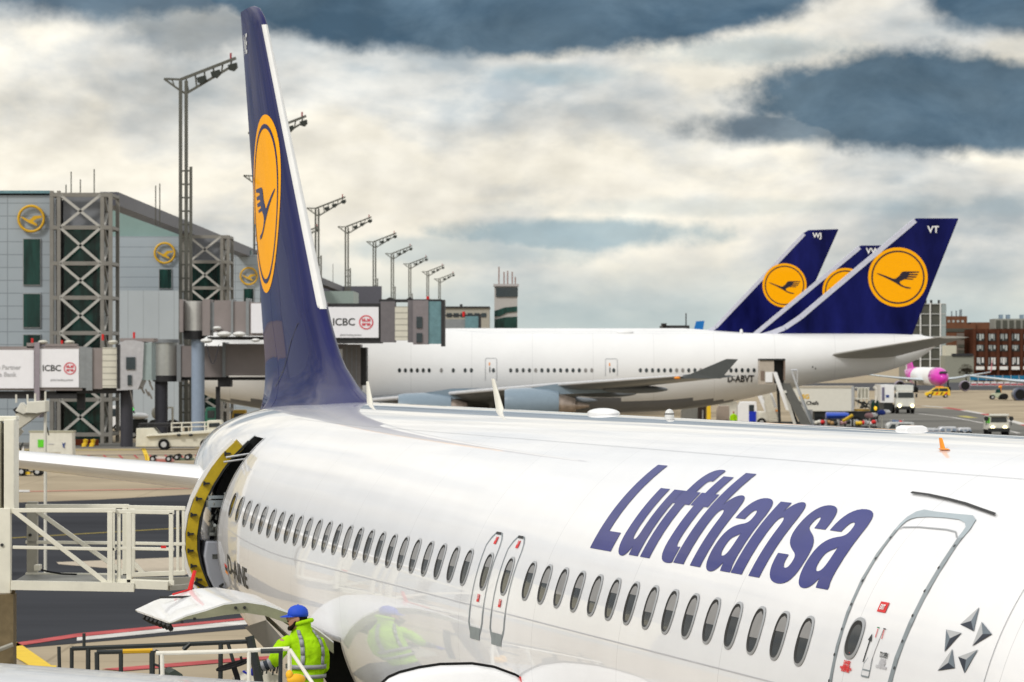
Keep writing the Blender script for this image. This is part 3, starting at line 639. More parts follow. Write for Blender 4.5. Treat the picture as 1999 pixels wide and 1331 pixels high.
# ============================================================ ground
def gp(px, py, dz=0):
    Y = F*(H-dz)/(py-HY); return ((px-CX)/F*Y, Y)
MG = mat('apron_concrete', (.36, .30, .215), .85, var=.24, vs=.11, bump=.1, bs=3)
grid_lines(MG, 0, 7.5, .09, .8, 1, 7.5)
struct('ground', MB().add([(-6000, -300, 0), (6000, -300, 0), (6000, 9000, 0), (-6000, 9000, 0)], [(0, 1, 2, 3)]), MG)
ASP = mat('asphalt', (.052, .054, .060), .85, var=.22, vs=.12, streak=(.3, 1, 1))
ASP2 = mat('taxiway_asphalt', (.17, .165, .15), .85, var=.12, vs=.05)
LR, LW, LY = mat('line_red', (.42, .10, .10), .8, var=.3, vs=1), mat('line_white', (.56, .54, .51), .8, var=.3, vs=1), mat('line_yellow', (.70, .47, .02), .7)
def sheet(name, pts, m, z):
    g_ = [gp(*p) for p in pts]
    return struct(name, MB().add([(x, y, z) for x, y in g_], [tuple(range(len(g_)))]), m)
sheet('road', [(-900, 1015), (200, 975), (900, 935), (900, 1200), (480, 1228), (200, 1252), (-900, 1345)], ASP, .008)
sheet('taxiway', [(1560, 823), (1640, 806), (1760, 797), (1810, 796), (1870, 800), (1940, 812), (2010, 836), (2100, 880), (2100, 990), (1560, 990)], ASP2, .008)
sheet('taxiway', [(1560, 748), (2300, 743.5), (2300, 760), (1560, 763)], mat('far_asphalt', (.09, .09, .095), .85), .012)
sheet('apron_patch', [(-400, 866), (900, 862), (900, 874), (-400, 876)], ASP2, .010)
sheet('apron_patch', [(110, 1098), (360, 1088), (600, 1082), (600, 1112), (360, 1122), (115, 1102)], mat('pale_concrete', (.45, .39, .31), .8, var=.1), .014)
def line(pts, wd, m, z=.018, name='road_marking'):
    g_ = [Vector(gp(*p)) for p in pts]; b = MB()
    for a, c_ in zip(g_, g_[1:]):
        d = (c_-a).normalized(); n_ = Vector((-d.y, d.x))*wd/2
        b.add([(a.x+n_.x, a.y+n_.y, z), (c_.x+n_.x, c_.y+n_.y, z), (c_.x-n_.x, c_.y-n_.y, z), (a.x-n_.x, a.y-n_.y, z)], [(0, 1, 2, 3)])
    return struct(name, b, m)
line([(-100, 1058), (360, 1031), (700, 1018)], .35, mat('line_dull_yellow', (.30, .24, .08), .8))
sheet('road_marking', [(-60, 1270), (150, 1238), (500, 1205), (500, 1209), (150, 1245), (-60, 1277)], LR, .02); sheet('road_marking', [(150, 1245.5), (500, 1209.5), (500, 1218), (150, 1252)], LW, .018)
sheet('road_marking', [(-60, 1200), (45, 1262), (104, 1303), (70, 1308), (-60, 1232)], LY, .02); sheet('road_marking', [(-60, 1297), (110, 1301), (110, 1307), (-60, 1303)], LY, .024)
line([(220, 1309), (450, 1290), (600, 1280)], .7, LR)
line([(-200, 880), (330, 878), (700, 875)], 1.2, mat('line_worn_yellow', (.52, .42, .12), .8)); line([(395, 874), (430, 875)], 1.6, LY, .022)
sheet('road_marking', [(276, 876), (284, 876), (295, 902), (286, 902)], LY, .03); line([(-100, 890), (700, 886)], 1.4, ASP2, .015)
line([(40, 960), (300, 955), (420, 953)], .8, mat('line_pink', (.55, .25, .2), .8)); sheet('road_marking', [(30, 957), (58, 957), (58, 961), (30, 961)], LW, .022)
for k in range(12): sheet('road_marking', [(140+k*30, 888.5), (144+k*30, 888.5), (151+k*30, 895), (147+k*30, 895)], LR, .024)
cv = [(1560, 796), (1700, 792), (1800, 792), (1845, 795.5), (1880, 801), (1920, 808), (1960, 818), (2000, 829), (2060, 850)]
for i, (a, b_) in enumerate(zip(cv, cv[1:])): line([a, b_], .9, LR if i % 2 else LW, .022)
for (a, b_) in (((1780, 806), (1860, 815)), ((1860, 815), (1920, 826)), ((1930, 832), (1990, 846))): line([a, b_], .4, LW, .022)
line([(1876, 812), (1900, 816)], 1.1, mat('line_faded_yellow', (.45, .4, .15), .8), .022)

# ============================================================ background helpers
class Fr:
    """local frame of a thing standing at distance Y, its origin on the ground under pixel column px"""
    def __init__(s, px, Y): s.Y = Y; s.X = (px-CX)/F*Y
    def loc(s): return (s.X, s.Y, 0)
    def x(s, px, dy=0): return (px-CX)/F*(s.Y+dy)-s.X
    def z(s, py, dy=0): return H-(py-HY)/F*(s.Y+dy)
    def p(s, px, py, dy=0): return (s.x(px, dy), dy, s.z(py, dy))
    def bx(s, b, x0, x1, y0, y1, d0, d1, mi=0):
        return b.box(s.x(x0, d0), s.x(x1, d0), d0, d1, s.z(y1, d0), s.z(y0, d0), mi)
def flat_text(t, pos, size, m, parent, name='lettering', sx=1, off=0, align='LEFT', flip=False):
    """text on a plane facing the camera (-y)"""
    vs, fs = fill2d(text=t, size=size, offset=off, align=align)
    return MB().add([(pos[0]+x*sx, pos[1], pos[2]+y) for x, y, z in vs], fs).build(name, m, parent, recalc=False)
def wheelset(b, pts, r, w_):
    for x, y in pts: b.tube((x, y-w_/2, r), (x, y+w_/2, r), r, 14)
    return b

# ---- terminal
fr = Fr(60, 285); T = thing('terminal_building', 'long grey panelled terminal with sloping dark roof edge on the left', 'terminal', fr.loc())
OX = fr.X
def wallY(Y): return Fr(60, Y)
def tpart(name, Y, x0, x1, y0, y1, m, depth=4, prj=0):
    f_ = Fr(60, Y); s = F/Y
    X0, X1 = (x0-CX)/s-OX, (x1-CX)/s-OX; z0, z1 = H-(y1-HY)/s, H-(y0-HY)/s
    z0 = max(z0, 0)
    return MB().box(X0, X1, Y-285-prj, Y-285+depth, z0, z1).build(name, m, T)
tpart('facade_wall', 285, -250, 97, 381, 880, PANEL, 5)
tpart('facade_wall', 365, 200, 356, 461, 880, PANEL, 4)
tpart('facade_wall', 352, 204, 352, 567, 880, PANEL2, 10)
tpart('facade_wall', 436, 430, 560, 497, 880, PANEL, 4)
tpart('facade_wall', 590, 600, 690, 568, 900, mat('green_grey_wall', (.27, .33, .31), .4, var=.05), 20)
tpart('facade_wall', 620, 560, 720, 545, 900, ROOF, 2).location.y += 60
MB().box(-45, (-36.5)-OX, 160, 420, 0, 17.9).build('inner_block', mat('inner_grey', (.12, .13, .14), .6), T)
MB().box(-32-OX, -30.6-OX, 5.5, 415, 18.3, 19.35).build('roof_edge', ROOF, T)
for Yq, xl, xr in ((366, 205, 388), (437, 395, 491)):
    kq = Yq/F; P_ = [((a-CX)*kq-OX, H-(b_-HY)*kq) for a, b_ in ((xl, 465 if Yq == 366 else 499), (xl, 393 if Yq == 366 else 462), (xr, 452 if Yq == 366 else 489), (xr, 465 if Yq == 366 else 499))]
    MB().prism(P_, Yq-285, Yq-285+1.5).build('gable_glazing', SOFF, T)
MB().box(-140, -60, 0, 5, 0, 19).build('facade_wall', PANEL, T)
MB().box(-45, -35.2-OX, -.3, 5, 18.99, 19.2).build('parapet', TEALG, T)
for (Y, x0, x1, y0, y1) in ((285, 45, 80, 465, 557), (285, 45, 80, 572, 640), (285, 45, 80, 652, 760), (365, 310, 336, 524, 564), (436, 475, 496, 562, 600), (285, -120, -85, 465, 557), (285, -120, -85, 572, 640)):
    w_ = tpart('window', Y, x0, x1, y0, y1, RING, .2, .12); tpart('pane', Y, x0+1.3, x1-1.3, y0+1.5, y1-1.5, DGREEN, .1, .16).parent = T
def ringsign(px, py, Rp, Y):
    f_ = Fr(px, Y); cx, cz = (px-CX)/F*Y, f_.z(py); R = Rp/F*Y
    t = thing('ring_sign', {285: 'largest gold ring sign with flying bird, on the leftmost wall beside the window column', 365: 'mid sized gold ring sign with flying bird, on the wall between the two steel towers', 436: 'smallest gold ring sign with flying bird, partly behind the blue fin'}[Y], 'sign', (cx, Y-.32, 0), 0, 'gold bird ring signs on the terminal')
    rg = []
    for k in range(48):
        a = 2*pi*k/48; rg.append([((R*.9+R*.1*cos(q))*cos(a), .12*sin(q), cz+(R*.9+R*.1*cos(q))*sin(a)) for q in [2*pi*j/8 for j in range(8)]])
    b = MB(); vs = [p for r in rg for p in r]
    b.add(vs, [(k*8+j, k*8+(j+1) % 8, ((k+1) % 48)*8+(j+1) % 8, ((k+1) % 48)*8+j) for k in range(48) for j in range(8)])
    b.build('ring', SIGNY, t, smooth='all')
    pts = [(-.78, .18), (-.5, .08), (-.15, -.1), (.0, .0), (.2, .2), (.75, .22), (.72, .05), (.4, -.02), (.15, -.18), (.45, -.42), (.4, -.52), (-.1, -.32), (-.5, -.08)]
    MB().prism([(a*R, cz+b_*R) for a, b_ in pts], -.12, .02).build('bird', SIGNY, t)
ringsign(62, 427, 27.5, 285); ringsign(322, 494, 21.5, 365); ringsign(486, 539, 18, 436)
# rooftop aerials
for i, (px, y0, y1, Y) in enumerate(((129, 360, 378, 285), (139, 335, 378, 285), (157, 350, 378, 285), (184, 330, 378, 285), (304, 362, 415, 300), (312, 358, 415, 300), (650, 515, 540, 640))):
    f_ = Fr(px, Y+4); b = MB().tube((0, 0, f_.z(y1)-1), (0, 0, f_.z(y0)), .05, 5)
    o = b.build('roof_aerial', MAST); o.location = f_.loc()
    pl = ['shortest whip aerial over the left steel tower, nearest the gold sign', 'tallest bent whip aerial over the left steel tower', 'thin aerial over the middle of the left steel tower', 'rightmost whip aerial over the left steel tower', 'left one of two aerials above the sloping roof edge', 'right one of two aerials above the sloping roof edge', 'lone thin aerial right of the blue fin over the far roof'][i]
    tag(o, pl, 'aerial', 'whip aerials on the terminal roof')
# ---- steel lattice towers
def ltower(px0, px1, ytop, Y, floors, label):
    f_ = Fr((px0+px1)/2, Y); t = thing('steel_tower', label, 'tower', f_.loc(), 0, 'lattice stair towers of the terminal')
    b = MB(); X0, X1 = f_.x(px0), f_.x(px1); W_ = X1-X0; zt = f_.z(ytop); D_ = 5
    xs = [X0+.12, X0+W_*.14, X1-.16*W_, X1-.12]
    for x in xs:
        for y in (0, D_): b.tube((x, y, 0), (x, y, zt+(.3 if x < 0 and y == 0 else 0)), .14, 4)
    zs = [f_.z(y) for y in floors]
    for z in zs:
        for y in (0, D_): b.tube((X0, y, z), (X1, y, z), .15, 4)
        for x in xs: b.tube((x, 0, z), (x, D_, z), .12, 4)
    b.build('frame', STEEL, t)
    b = MB()
    for a, c_ in zip(zs, zs[1:]):
        for (p, q) in ((a, c_), (c_, a)):
            b.tube((xs[1]+.1, -.05, p), (xs[2]-.1, -.05, q), .10, 4); b.tube((xs[2]+.1, .2, p), (xs[2]+.1, D_, q), .09, 4)
    b.build('cross_bracing', mat('bracing_steel', (.42, .41, .38), .5), t)
    MB().box(xs[1]+.3, xs[2]-.1, .8, D_-.5, 0, zs[1]-.1).build('glass_shaft', DGREEN, t)
    MB().box(xs[1]+.25, xs[2]-.05, .7, D_-.4, zs[1]+.1, zs[0]-.15).build('plant_box', mat('plant_grey', (.20, .21, .23), .5), t)
    MB().box(X0+.3, xs[1], 1, D_-.5, 0, zs[0]-.3).build('dark_panel', COLD, t)
    return t
ltower(98, 219, 380, 283, [380, 444, 514, 581, 650, 718, 780, 848], 'large lattice stair tower of beige steel left of the floodlight mast')
ltower(354, 448, 462, 356, [462, 511, 562, 612, 662, 712, 762, 800], 'smaller lattice stair tower just left of the blue fin')
# ---- floodlight masts
def mast_proto(X, Y, label, arm=1.0):
    t = thing('floodlight_mast', label, 'mast', (X, Y, 0), 0, 'row of floodlight masts along the terminal')
    zt = 28.0; b = MB()
    b.tube((-.22, 0, 0), (-.22, 0, zt), .13, 4).tube((.22, 0, 0), (.22, 0, zt), .13, 4)
    b.tube((.58, .0, 0), (.58, 0, zt*.76), .11, 4)
    for k in range(20): z = 1+k*1.05; b.tube((-.22, 0, z), (.58, 0, z), .06, 4)
    b.build('pole', MAST, t)
    b = MB(); tl, tr = (-1.5, 0, zt+.15), (4.1, -.3, zt+1.75); b.tube(tl, (-.2, 0, zt+.1), .08, 4).tube(tl, (-.2, 0, zt-.8), .08, 4)
    b.tube((-.2, 0, zt+.1), (4.1, -.3, zt+1.75), .11, 4).tube((.2, 0, zt-1.0), (3.6, -.3, zt+1.0), .09, 4)
    for k in range(6): q = k/5; b.tube((.2+3.6*q, -.2*q, zt+.2+1.45*q), (.2+3.2*q+.2, -.2*q, zt-.9+1.85*q), .06, 4)
    b.tube((-.2, 0, zt-.8), (.2, 0, zt-1.0), .09, 4).tube((-.9, 0, zt+.12), (-.7, 0, zt-.4), .05, 4)
    b.build('arm', MAST, t)
    for q in (.36, .64, .98):
        x, z = 3.9*q, zt+1.6*q-.75
        MB().prism([(x-.36, z+.38), (x+.34, z+.58), (x+.40, z+.22), (x+.12, z-.08), (x-.26, z+.02)], -.5, .25).build('floodlight', FLOOD, t)
    MB().tube((3.7, -.25, zt+1.7), (3.7, -.25, zt+2.15), .08, 6).build('warning_light', mat('dark_red', (.3, .02, .03), .4), t)
    return t
ML = [(358, 157, 'nearest floodlight mast, ladder frame pole left of the blue fin'), (515, 262, 'floodlight mast behind the fin, only its arm tip showing at the upper right'), (500, 345, 'floodlight mast hidden behind the fin, left tip of its arm showing'), (619, 408, 'first full floodlight mast right of the blue fin'), (578, 461, 'mast behind the fin whose arm tip ends at the first full mast'), (677, 444, 'second full floodlight mast right of the fin'), (731, 473, 'third full floodlight mast right of the fin'), (766, 496, 'fourth full floodlight mast right of the fin'), (800, 516, 'fifth full floodlight mast right of the fin'), (835, 531, 'sixth floodlight mast, second to last of the row'), (858, 545, 'seventh and farthest floodlight mast at the right end of the row')]
m0 = None
for i, (px, py, lb) in enumerate(ML):
    Y = F*(28.0-H)/(HY-py); X = (px-CX)/F*Y
    if m0 is None:
        Y = 299; X = (px-CX)/F*Y; m0 = mast_proto(X, Y, lb)
    else:
        c_ = copy_tree(m0); c_.location = (X, Y, 0); c_['label'] = lb
m0.scale = (1.03, 1.03, 1.022)

# ---- jet bridges
def bank_mark(f_, px, py, Rp, dy, parent):
    R = Rp/F*f_.Y; cx, cz = f_.x(px), f_.z(py)
    def rg(r0, r1): decal([[(cx+x, cz+y) for x, y in circle(0, 0, r1, 32)], [(cx+x, cz+y) for x, y in circle(0, 0, r0, 32)]], lambda x, y: (x, dy, y), 'bank_ring', ADR, parent)
    rg(R*.84, R); b = MB()
    for a, c_, d, e in ((-.5, .12, .5, .24), (-.5, -.24, .5, -.12), (-.58, .3, -.14, .42), (.14, .3, .58, .42), (-.58, -.42, -.14, -.3), (.14, -.42, .58, -.3)): b.box(cx+a*R, cx+d*R, dy-.01, dy, cz+c_*R, cz+e*R)
    for a in (-.58, -.26, .14, .46): b.box(cx+a*R, cx+(a+.12)*R, dy-.012, dy-.002, cz-.5*R, cz-.12*R).box(cx+a*R, cx+(a+.12)*R, dy-.012, dy-.002, cz+.12*R, cz+.55*R)
    b.build('bank_emblem', ADR, parent)
def advert(f_, x0, x1, y0, y1, dy, parent, words, label=None):
    b = MB(); f_.bx(b, x0, x1, y0, y1, dy-.12, dy); a = b.build('advert_panel', ADW, parent, label=label)
    for w_ in words:
        px, py, h = w_[1:4]
        flat_text(w_[0], (f_.x(px), dy-.14, f_.z(py)), h/F*f_.Y*1.38, w_[4], a, sx=w_[5] if len(w_) > 5 else 1, off=.012)
    return a
# A: near left bridge
fa = Fr(240, 270); A = thing('jet_bridge', 'jet bridge at far left with two white bank adverts and a dark column', 'jet bridge', fa.loc(), 0, 'jet bridges of the terminal')
b = MB(); fa.bx(b, -90, 160, 676, 762, 0, 3); b.build('tunnel', BRIDGE, A)
p_ = advert(fa, -60, 66, 683, 758, -.02, A, [('Corporate Partner', -52, 721, 9, ADG, .98), ('Profitable Bank', -44, 735, 9, ADG, 1.0)])
p_ = advert(fa, 77, 154, 681, 756, -.02, A, [('ICBC', 83, 724, 12, ADK, 1.0), ('global banking partner', 99, 743, 3.6, ADG)]); bank_mark(fa, 137, 719, 12, -.17, p_)
b = MB(); fa.bx(b, 67, 77, 668, 815, -.3, 3.2); b.build('support_frame', mat('frame_lilac', (.27, .24, .27), .5), A)
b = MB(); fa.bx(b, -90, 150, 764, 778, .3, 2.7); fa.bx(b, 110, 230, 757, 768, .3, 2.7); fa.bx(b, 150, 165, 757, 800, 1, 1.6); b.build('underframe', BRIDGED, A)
b = MB(); fa.bx(b, 155, 168, 677, 757, -.1, 3.1); fa.bx(b, 168, 180, 679, 762, -.2, 3.2); b.build('tunnel_joint', BRIDGE2, A)
b = MB(); fa.bx(b, 180, 200, 679, 759, -.05, 3.1); b.build('tunnel_section', BRIDGE, A)
b = MB(); fa.bx(b, 200, 229, 678, 757, -.15, 3.3); b.build('ribbed_section', RIB, A)
cab = MB(); cab.prism([(fa.x(229), fa.z(762)), (fa.x(231), fa.z(672)), (fa.x(246), fa.z(664)), (fa.x(262), fa.z(664)), (fa.x(282), fa.z(668)), (fa.x(279), fa.z(738)), (fa.x(270), fa.z(760))], -.4, 3.4)
cab = cab.build('cab', mat('cab_grey', (.42, .42, .44), .45, var=.1), A)
b = MB(); fa.bx(b, 246, 264, 697, 721, -.5, -.38); b.build('cab_window', GLASS, cab); b = MB(); fa.bx(b, 249, 257, 732, 752, -.5, -.38); b.build('cab_window', GLASS, cab)
b = MB(); fa.bx(b, 264, 296, 669, 742, -.2, 3.0); b.build('bellows', mat('bellows_green_grey', (.27, .33, .33), .6), A)
b = MB(); fa.bx(b, 228, 234, 672, 758, -.45, -.1); b.build('dark_trim', BRIDGED, A)
b = MB().tube((fa.x(243), 1.5, 0), (fa.x(243), 1.5, fa.z(758)), .46, 16); b.build('column', COLD, A, smooth=True)
b = MB(); fa.bx(b, 234, 300, 660, 667, -.2, 3); fa.bx(b, 88, 150, 671, 677, 0, 1); fa.bx(b, 52, 68, 669, 679, 0, 1); b.build('roof_equipment', BRIDGE, A)
for px in (219, 82, 134): MB().ell((fa.x(px), .5, fa.z(668)), (.38, .5, .16), 12, 6).build('roof_dome', RIB, A)
for px, py in ((61, 660), (199, 652), (260, 648), (119, 664)): MB().tube((fa.x(px), .6, fa.z(py+12)), (fa.x(px), .6, fa.z(py)), .09, 6).build('warning_light', RED, A)
b = MB()
for k, (px, py) in enumerate(((283, 700), (287, 735), (292, 748), (284, 760), (275, 755), (290, 765))): b.tube((fa.x(px), 0, fa.z(py)), (fa.x(px+6), .2, fa.z(py+13)), .07, 5)
b.path([(fa.x(255+q*1.5), -.3, fa.z(760+38*(q/5))) for q in range(6)], .035, 5); b.build('hanging_gear', mat('gear_grey', (.24, .22, .2), .5), A)
# B: lower bridge towards the wide-body
fb = Fr(320, 285); Bq = thing('jet_bridge', 'lower taupe jet bridge with grey drum and dark column, running behind the blue fin', 'jet bridge', fb.loc(), 0, 'jet bridges of the terminal')
MB().tube((0, 1.6, fb.z(733)), (0, 1.6, fb.z(668)), .95, 28).build('rotunda', DRUM, Bq, smooth=True)
MB().tube((0, 1.6, fb.z(669)), (0, 1.6, fb.z(662)), 1.05, 28).build('rotunda_roof', BRIDGE2, Bq); MB().tube((0, 1.6, fb.z(745)), (0, 1.6, fb.z(733)), 1.0, 28).build('rotunda_base', BRIDGED, Bq)
MB().tube((fb.x(311), 1.6, 0), (fb.x(311), 1.6, fb.z(745)), .5, 16).build('column', COLD, Bq, smooth=True)
b = MB(); fb.bx(b, 345, 435, 675, 736, 0, 3.0); fb.bx(b, 438, 675, 671, 733, -.2, 3.2); b.build('tunnel', BRIDGE, Bq)
b = MB(); fb.bx(b, 345, 353, 672, 745, -.1, 3.1); fb.bx(b, 434, 440, 668, 736, -.3, 3.3); b.build('tunnel_frame', BRIDGE2, Bq)
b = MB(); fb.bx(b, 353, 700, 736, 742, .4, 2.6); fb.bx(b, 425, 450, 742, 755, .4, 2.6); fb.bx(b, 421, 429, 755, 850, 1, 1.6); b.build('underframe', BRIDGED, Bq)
advert(fb, 655, 669, 681, 722, -.3, Bq, [('C', 656, 706, 9, ADR)])
b = MB(); fb.bx(b, 669, 704, 672, 762, -.5, 3.4); cab = b.build('cab', mat('cab_taupe', (.20, .185, .185), .5, var=.1), Bq)
for px in (676, 686, 695): b = MB(); fb.bx(b, px, px+1.6, 676, 758, -.56, -.5); b.build('cab_rib', BRIDGE2, cab)
b = MB(); fb.bx(b, 704, 715, 678, 752, -.2, 3.2); b.build('bellows', BRIDGED, Bq)
# C: upper bridge
fc = Fr(375, 281); Cq = thing('jet_bridge', 'upper jet bridge with bright drum, blue-grey column, bank advert and teal bellows', 'jet bridge', fc.loc(), 0, 'jet bridges of the terminal')
MB().tube((0, 1.6, fc.z(645)), (0, 1.6, fc.z(587)), .82, 28).build('rotunda', mat('drum_bright', (.60, .60, .58), .3, metal=.4), Cq, smooth=True)
b = MB(); fc.bx(b, 350, 357, 584, 648, 0, 3.2); fc.bx(b, 395, 410, 584, 655, 0, 3.2); b.build('rotunda_frame', BRIDGE, Cq)
MB().tube((0, 1.6, fc.z(662)), (0, 1.6, fc.z(645)), .8, 20).build('rotunda_base', BRIDGED, Cq)
MB().tube((fc.x(383), 1.6, 0), (fc.x(383), 1.6, fc.z(662)), .50, 20).build('column', COLB, Cq, smooth=True)
b = MB(); fc.bx(b, 418, 452, 586, 648, 0, 3); fc.bx(b, 454, 488, 588, 652, -.15, 3.15); fc.bx(b, 484, 640, 590, 655, -.2, 3.2); b.build('tunnel', BRIDGE, Cq)
b = MB(); fc.bx(b, 409, 419, 590, 645, .2, 2.8); fc.bx(b, 451, 455, 584, 652, -.3, 3.3); fc.bx(b, 480, 486, 582, 655, -.3, 3.3); b.build('tunnel_frame', BRIDGE2, Cq)
advert(fc, 490, 560, 592, 650, -.25, Cq, [])
b = MB(); fc.bx(b, 632, 745, 592, 670, 0, 3.2); b.build('tunnel_section', BRIDGED, Cq)
p_ = advert(fc, 640, 739, 599, 659, -.05, Cq, [('ICBC', 649, 635, 14.5, ADK, 1.0), ('global banking partner', 664, 655, 3.4, ADG)]); bank_mark(fc, 715, 629, 14, -.2, p_)
b = MB(); fc.bx(b, 743, 771, 588, 668, -.1, 3.2); fc.bx(b, 796, 806, 586, 668, -.1, 3.2); b.build('tunnel_joint', mat('bridge_charcoal', (.15, .14, .15), .5), Cq)
b = MB(); fc.bx(b, 771, 796, 598, 664, -.15, 3.2); b.build('ribbed_section', RIB, Cq)
b = MB(); fc.bx(b, 806, 836, 586, 672, -.3, 3.4); cab = b.build('cab', mat('cab_mauve', (.21, .19, .2), .5, var=.08), Cq)
for y0, y1 in ((618, 640), (650, 668)): b = MB(); fc.bx(b, 813, 824, y0, y1, -.4, -.3); b.build('cab_window', GLASS, cab)
MB().ell((fc.x(819), .5, fc.z(590)), (.28, .4, .16), 12, 6).build('roof_dome', RIB, Cq)
b = MB(); fc.bx(b, 836, 862, 588, 671, -.2, 3.4); b.build('bellows', TEALG, Cq)
b = MB(); fc.bx(b, 861, 868, 585, 676, -.3, 3.6); b.build('bellows_edge', BRIDGED, Cq)
b = MB(); fc.bx(b, 740, 862, 584, 589, .2, 3); b.add([(fc.x(x), .3, fc.z(y)) for x, y in ((742, 589), (760, 580), (785, 589), (800, 579), (815, 589))], [(0, 1, 2), (2, 3, 4)]); b.build('roof_equipment', BRIDGED, Cq)
MB().tube((fc.x(835), .5, fc.z(590)), (fc.x(835), .5, fc.z(578)), .12, 6).build('warning_light', RED, Cq)
b = MB()
for px, py, r_ in ((404, 665, .42), (438, 652, .5), (468, 652, .45), (500, 664, .3), (425, 640, .3)): b.ell((fc.x(px), -.4, fc.z(py)), (r_*1.1, .5, r_*.45), 10, 6)
b.build('area_lamp', mat('lamp_white', (.72, .72, .70), .4), Cq)
b = MB().path([(fc.x(404+24*q/10), -.3, fc.z(672+38*sin(pi*q/10))) for q in range(11)], .035, 5); b.build('hanging_cable', COLD, Cq)
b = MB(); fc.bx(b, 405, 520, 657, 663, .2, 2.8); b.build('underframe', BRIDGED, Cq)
# far bridge, hall and control tower
ff = Fr(905, 480); t = thing('jet_bridge', 'small far jet bridge with teal bellows, right of the big bellows', 'jet bridge', ff.loc(), 0, 'jet bridges of the terminal')
b = MB(); ff.bx(b, 868, 908, 623, 640, 0, 3); b.build('tunnel', BRIDGE2, t); b = MB(); ff.bx(b, 908, 934, 617, 645, -.2, 3); b.build('bellows', TEALG, t)
b = MB(); ff.bx(b, 934, 939, 613, 646, -.3, 3.2); ff.bx(b, 866, 939, 614, 617, .3, 2.5); b.build('dark_trim', BRIDGED, t)
MB().tube((ff.x(922), 1, 0), (ff.x(922), 1, ff.z(645)), .6, 10).build('column', COLD, t)
MB().tube((ff.x(905), .4, ff.z(618)), (ff.x(905), .4, ff.z(608)), .2, 6).build('warning_light', RED, t)
fh = Fr(912, 620); t = thing('office_block', 'low beige flat-roofed block between the teal bellows and the control tower', 'building', fh.loc())
b = MB(); b.box(fh.x(830), fh.x(955), 0, 20, 0, fh.z(601)); b.build('wall', mat('beige_wall', (.36, .34, .29), .7), t)
b = MB(); b.box(fh.x(829), fh.x(956), -.3, 20, fh.z(601), fh.z(598)); b.build('roof', BRIDGED, t)
MB().box(fh.x(897), fh.x(902), 4, 6, fh.z(598), fh.z(593)).build('chimney', BRIDGED, t)
for k in range(6): MB().box(fh.x(872+13.5*k), fh.x(882+13.5*k), -.1, 0, fh.z(619), fh.z(611)).build('window', GLASS, t)
fh = Fr(988, 640); t = thing('control_tower', 'pale control tower with dark glass cab and red white aerials beyond the wide-body', 'tower', fh.loc())
g = lambda x0, x1, y0, y1, d, nm, m, dd=5: (lambda b: b.build(nm, m, t))(fh.bx(MB(), x0, x1, y0, y1, d, dd))
g(965, 1010, 556, 760, 0, 'shaft', mat('tower_white', (.42, .40, .38), .6, var=.05))
g(968, 1011, 561, 579, -.25, 'glass_cab', GLASS); g(963, 1013, 554, 558.5, -.4, 'cab_roof', mat('tower_roof', (.42, .40, .40), .6), 5.3)
for pts in ([(965, 607), (985, 600), (1010, 598), (1010, 608), (990, 610), (976, 617), (965, 618)], [(965, 624), (985, 619), (1010, 618), (1010, 660), (965, 660)]):
    MB().prism([(fh.x(x), fh.z(y)) for x, y in pts], -.2, 0).build('stair_glazing', DGREEN, t)
for px, y0 in ((974, 520), (984, 530), (991, 528), (1000, 530), (1006, 540)):
    a = MB(); a.tube((fh.x(px), 2, fh.z(554)), (fh.x(px), 2, fh.z(y0)), .12, 5).build('aerial', mat('aerial_red', (.30, .2, .18), .6), t)

# ============================================================ wide-body airliner parked broadside
fw = Fr(1400, 317); WB = thing('airliner', 'white four-engine wide-body airliner parked broadside behind the near aircraft', 'airliner', fw.loc())
ZT = [(350, 706), (372, 678), (420, 648), (480, 622), (560, 606), (700, 612), (800, 628), (880, 642), (960, 649), (1200, 650), (1500, 650.5), (1700, 650.5), (1780, 652), (1830, 660)]
ZB = [(350, 722), (372, 752), (420, 779), (480, 793), (560, 803), (1180, 806), (1280, 803), (1380, 793), (1480, 773), (1560, 754), (1640, 740), (1700, 731), (1760, 715), (1800, 696), (1830, 672)]
WD = [(350, .2), (372, 1.4), (420, 2.4), (480, 2.95), (560, 3.25), (1280, 3.25), (1450, 3.0), (1560, 2.6), (1650, 2.1), (1760, 1.2), (1830, .3)]
def wsec(px): zt, zb, a = fw.z(smooth_table(ZT, px)), fw.z(smooth_table(ZB, px)), smooth_table(WD, px); return a, (zt-zb)/2, (zt+zb)/2
def wsurf(px, py, off=0):
    a, b, zc = wsec(px); z = fw.z(py); q = max(-1, min(1, (z-zc)/b)); return (fw.x(px), -a*math.sqrt(max(0, 1-q*q))-off, z)
b = MB(); xs = [350, 354, 361]+frange(372, 1830, 20); n_ = 48
rings = []
for px in xs:
    a, hb, zc = wsec(px); rings.append([(fw.x(px), -a*cos(2*pi*k/n_), zc+hb*sin(2*pi*k/n_)) for k in range(n_)])
b.loft(rings)
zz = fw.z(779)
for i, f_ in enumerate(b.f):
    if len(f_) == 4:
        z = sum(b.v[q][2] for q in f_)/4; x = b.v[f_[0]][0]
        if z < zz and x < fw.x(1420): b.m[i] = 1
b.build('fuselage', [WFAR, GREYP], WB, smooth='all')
wins = [782, 793.5, 805, 816.5, 828, 839.5, 863, 886, 909, 921, 963.5]+[997+12.05*k for k in range(14)]+[1196]+[1247.5+11.7*k for k in range(16)]+[1433+11.6*k for k in range(5)]
rw = random.Random(4)
for px in wins:
    f_ = [(px+3.1*c_, 722.5-4.4*s_) for c_, s_ in [(cos(2*pi*k/12), sin(2*pi*k/12)) for k in range(12)]]
    MB().add([wsurf(x, y, .02) for x, y in f_], [tuple(range(12))]).build('window', GLASS if rw.random() < .85 else REFLBLIND, WB, recalc=False)
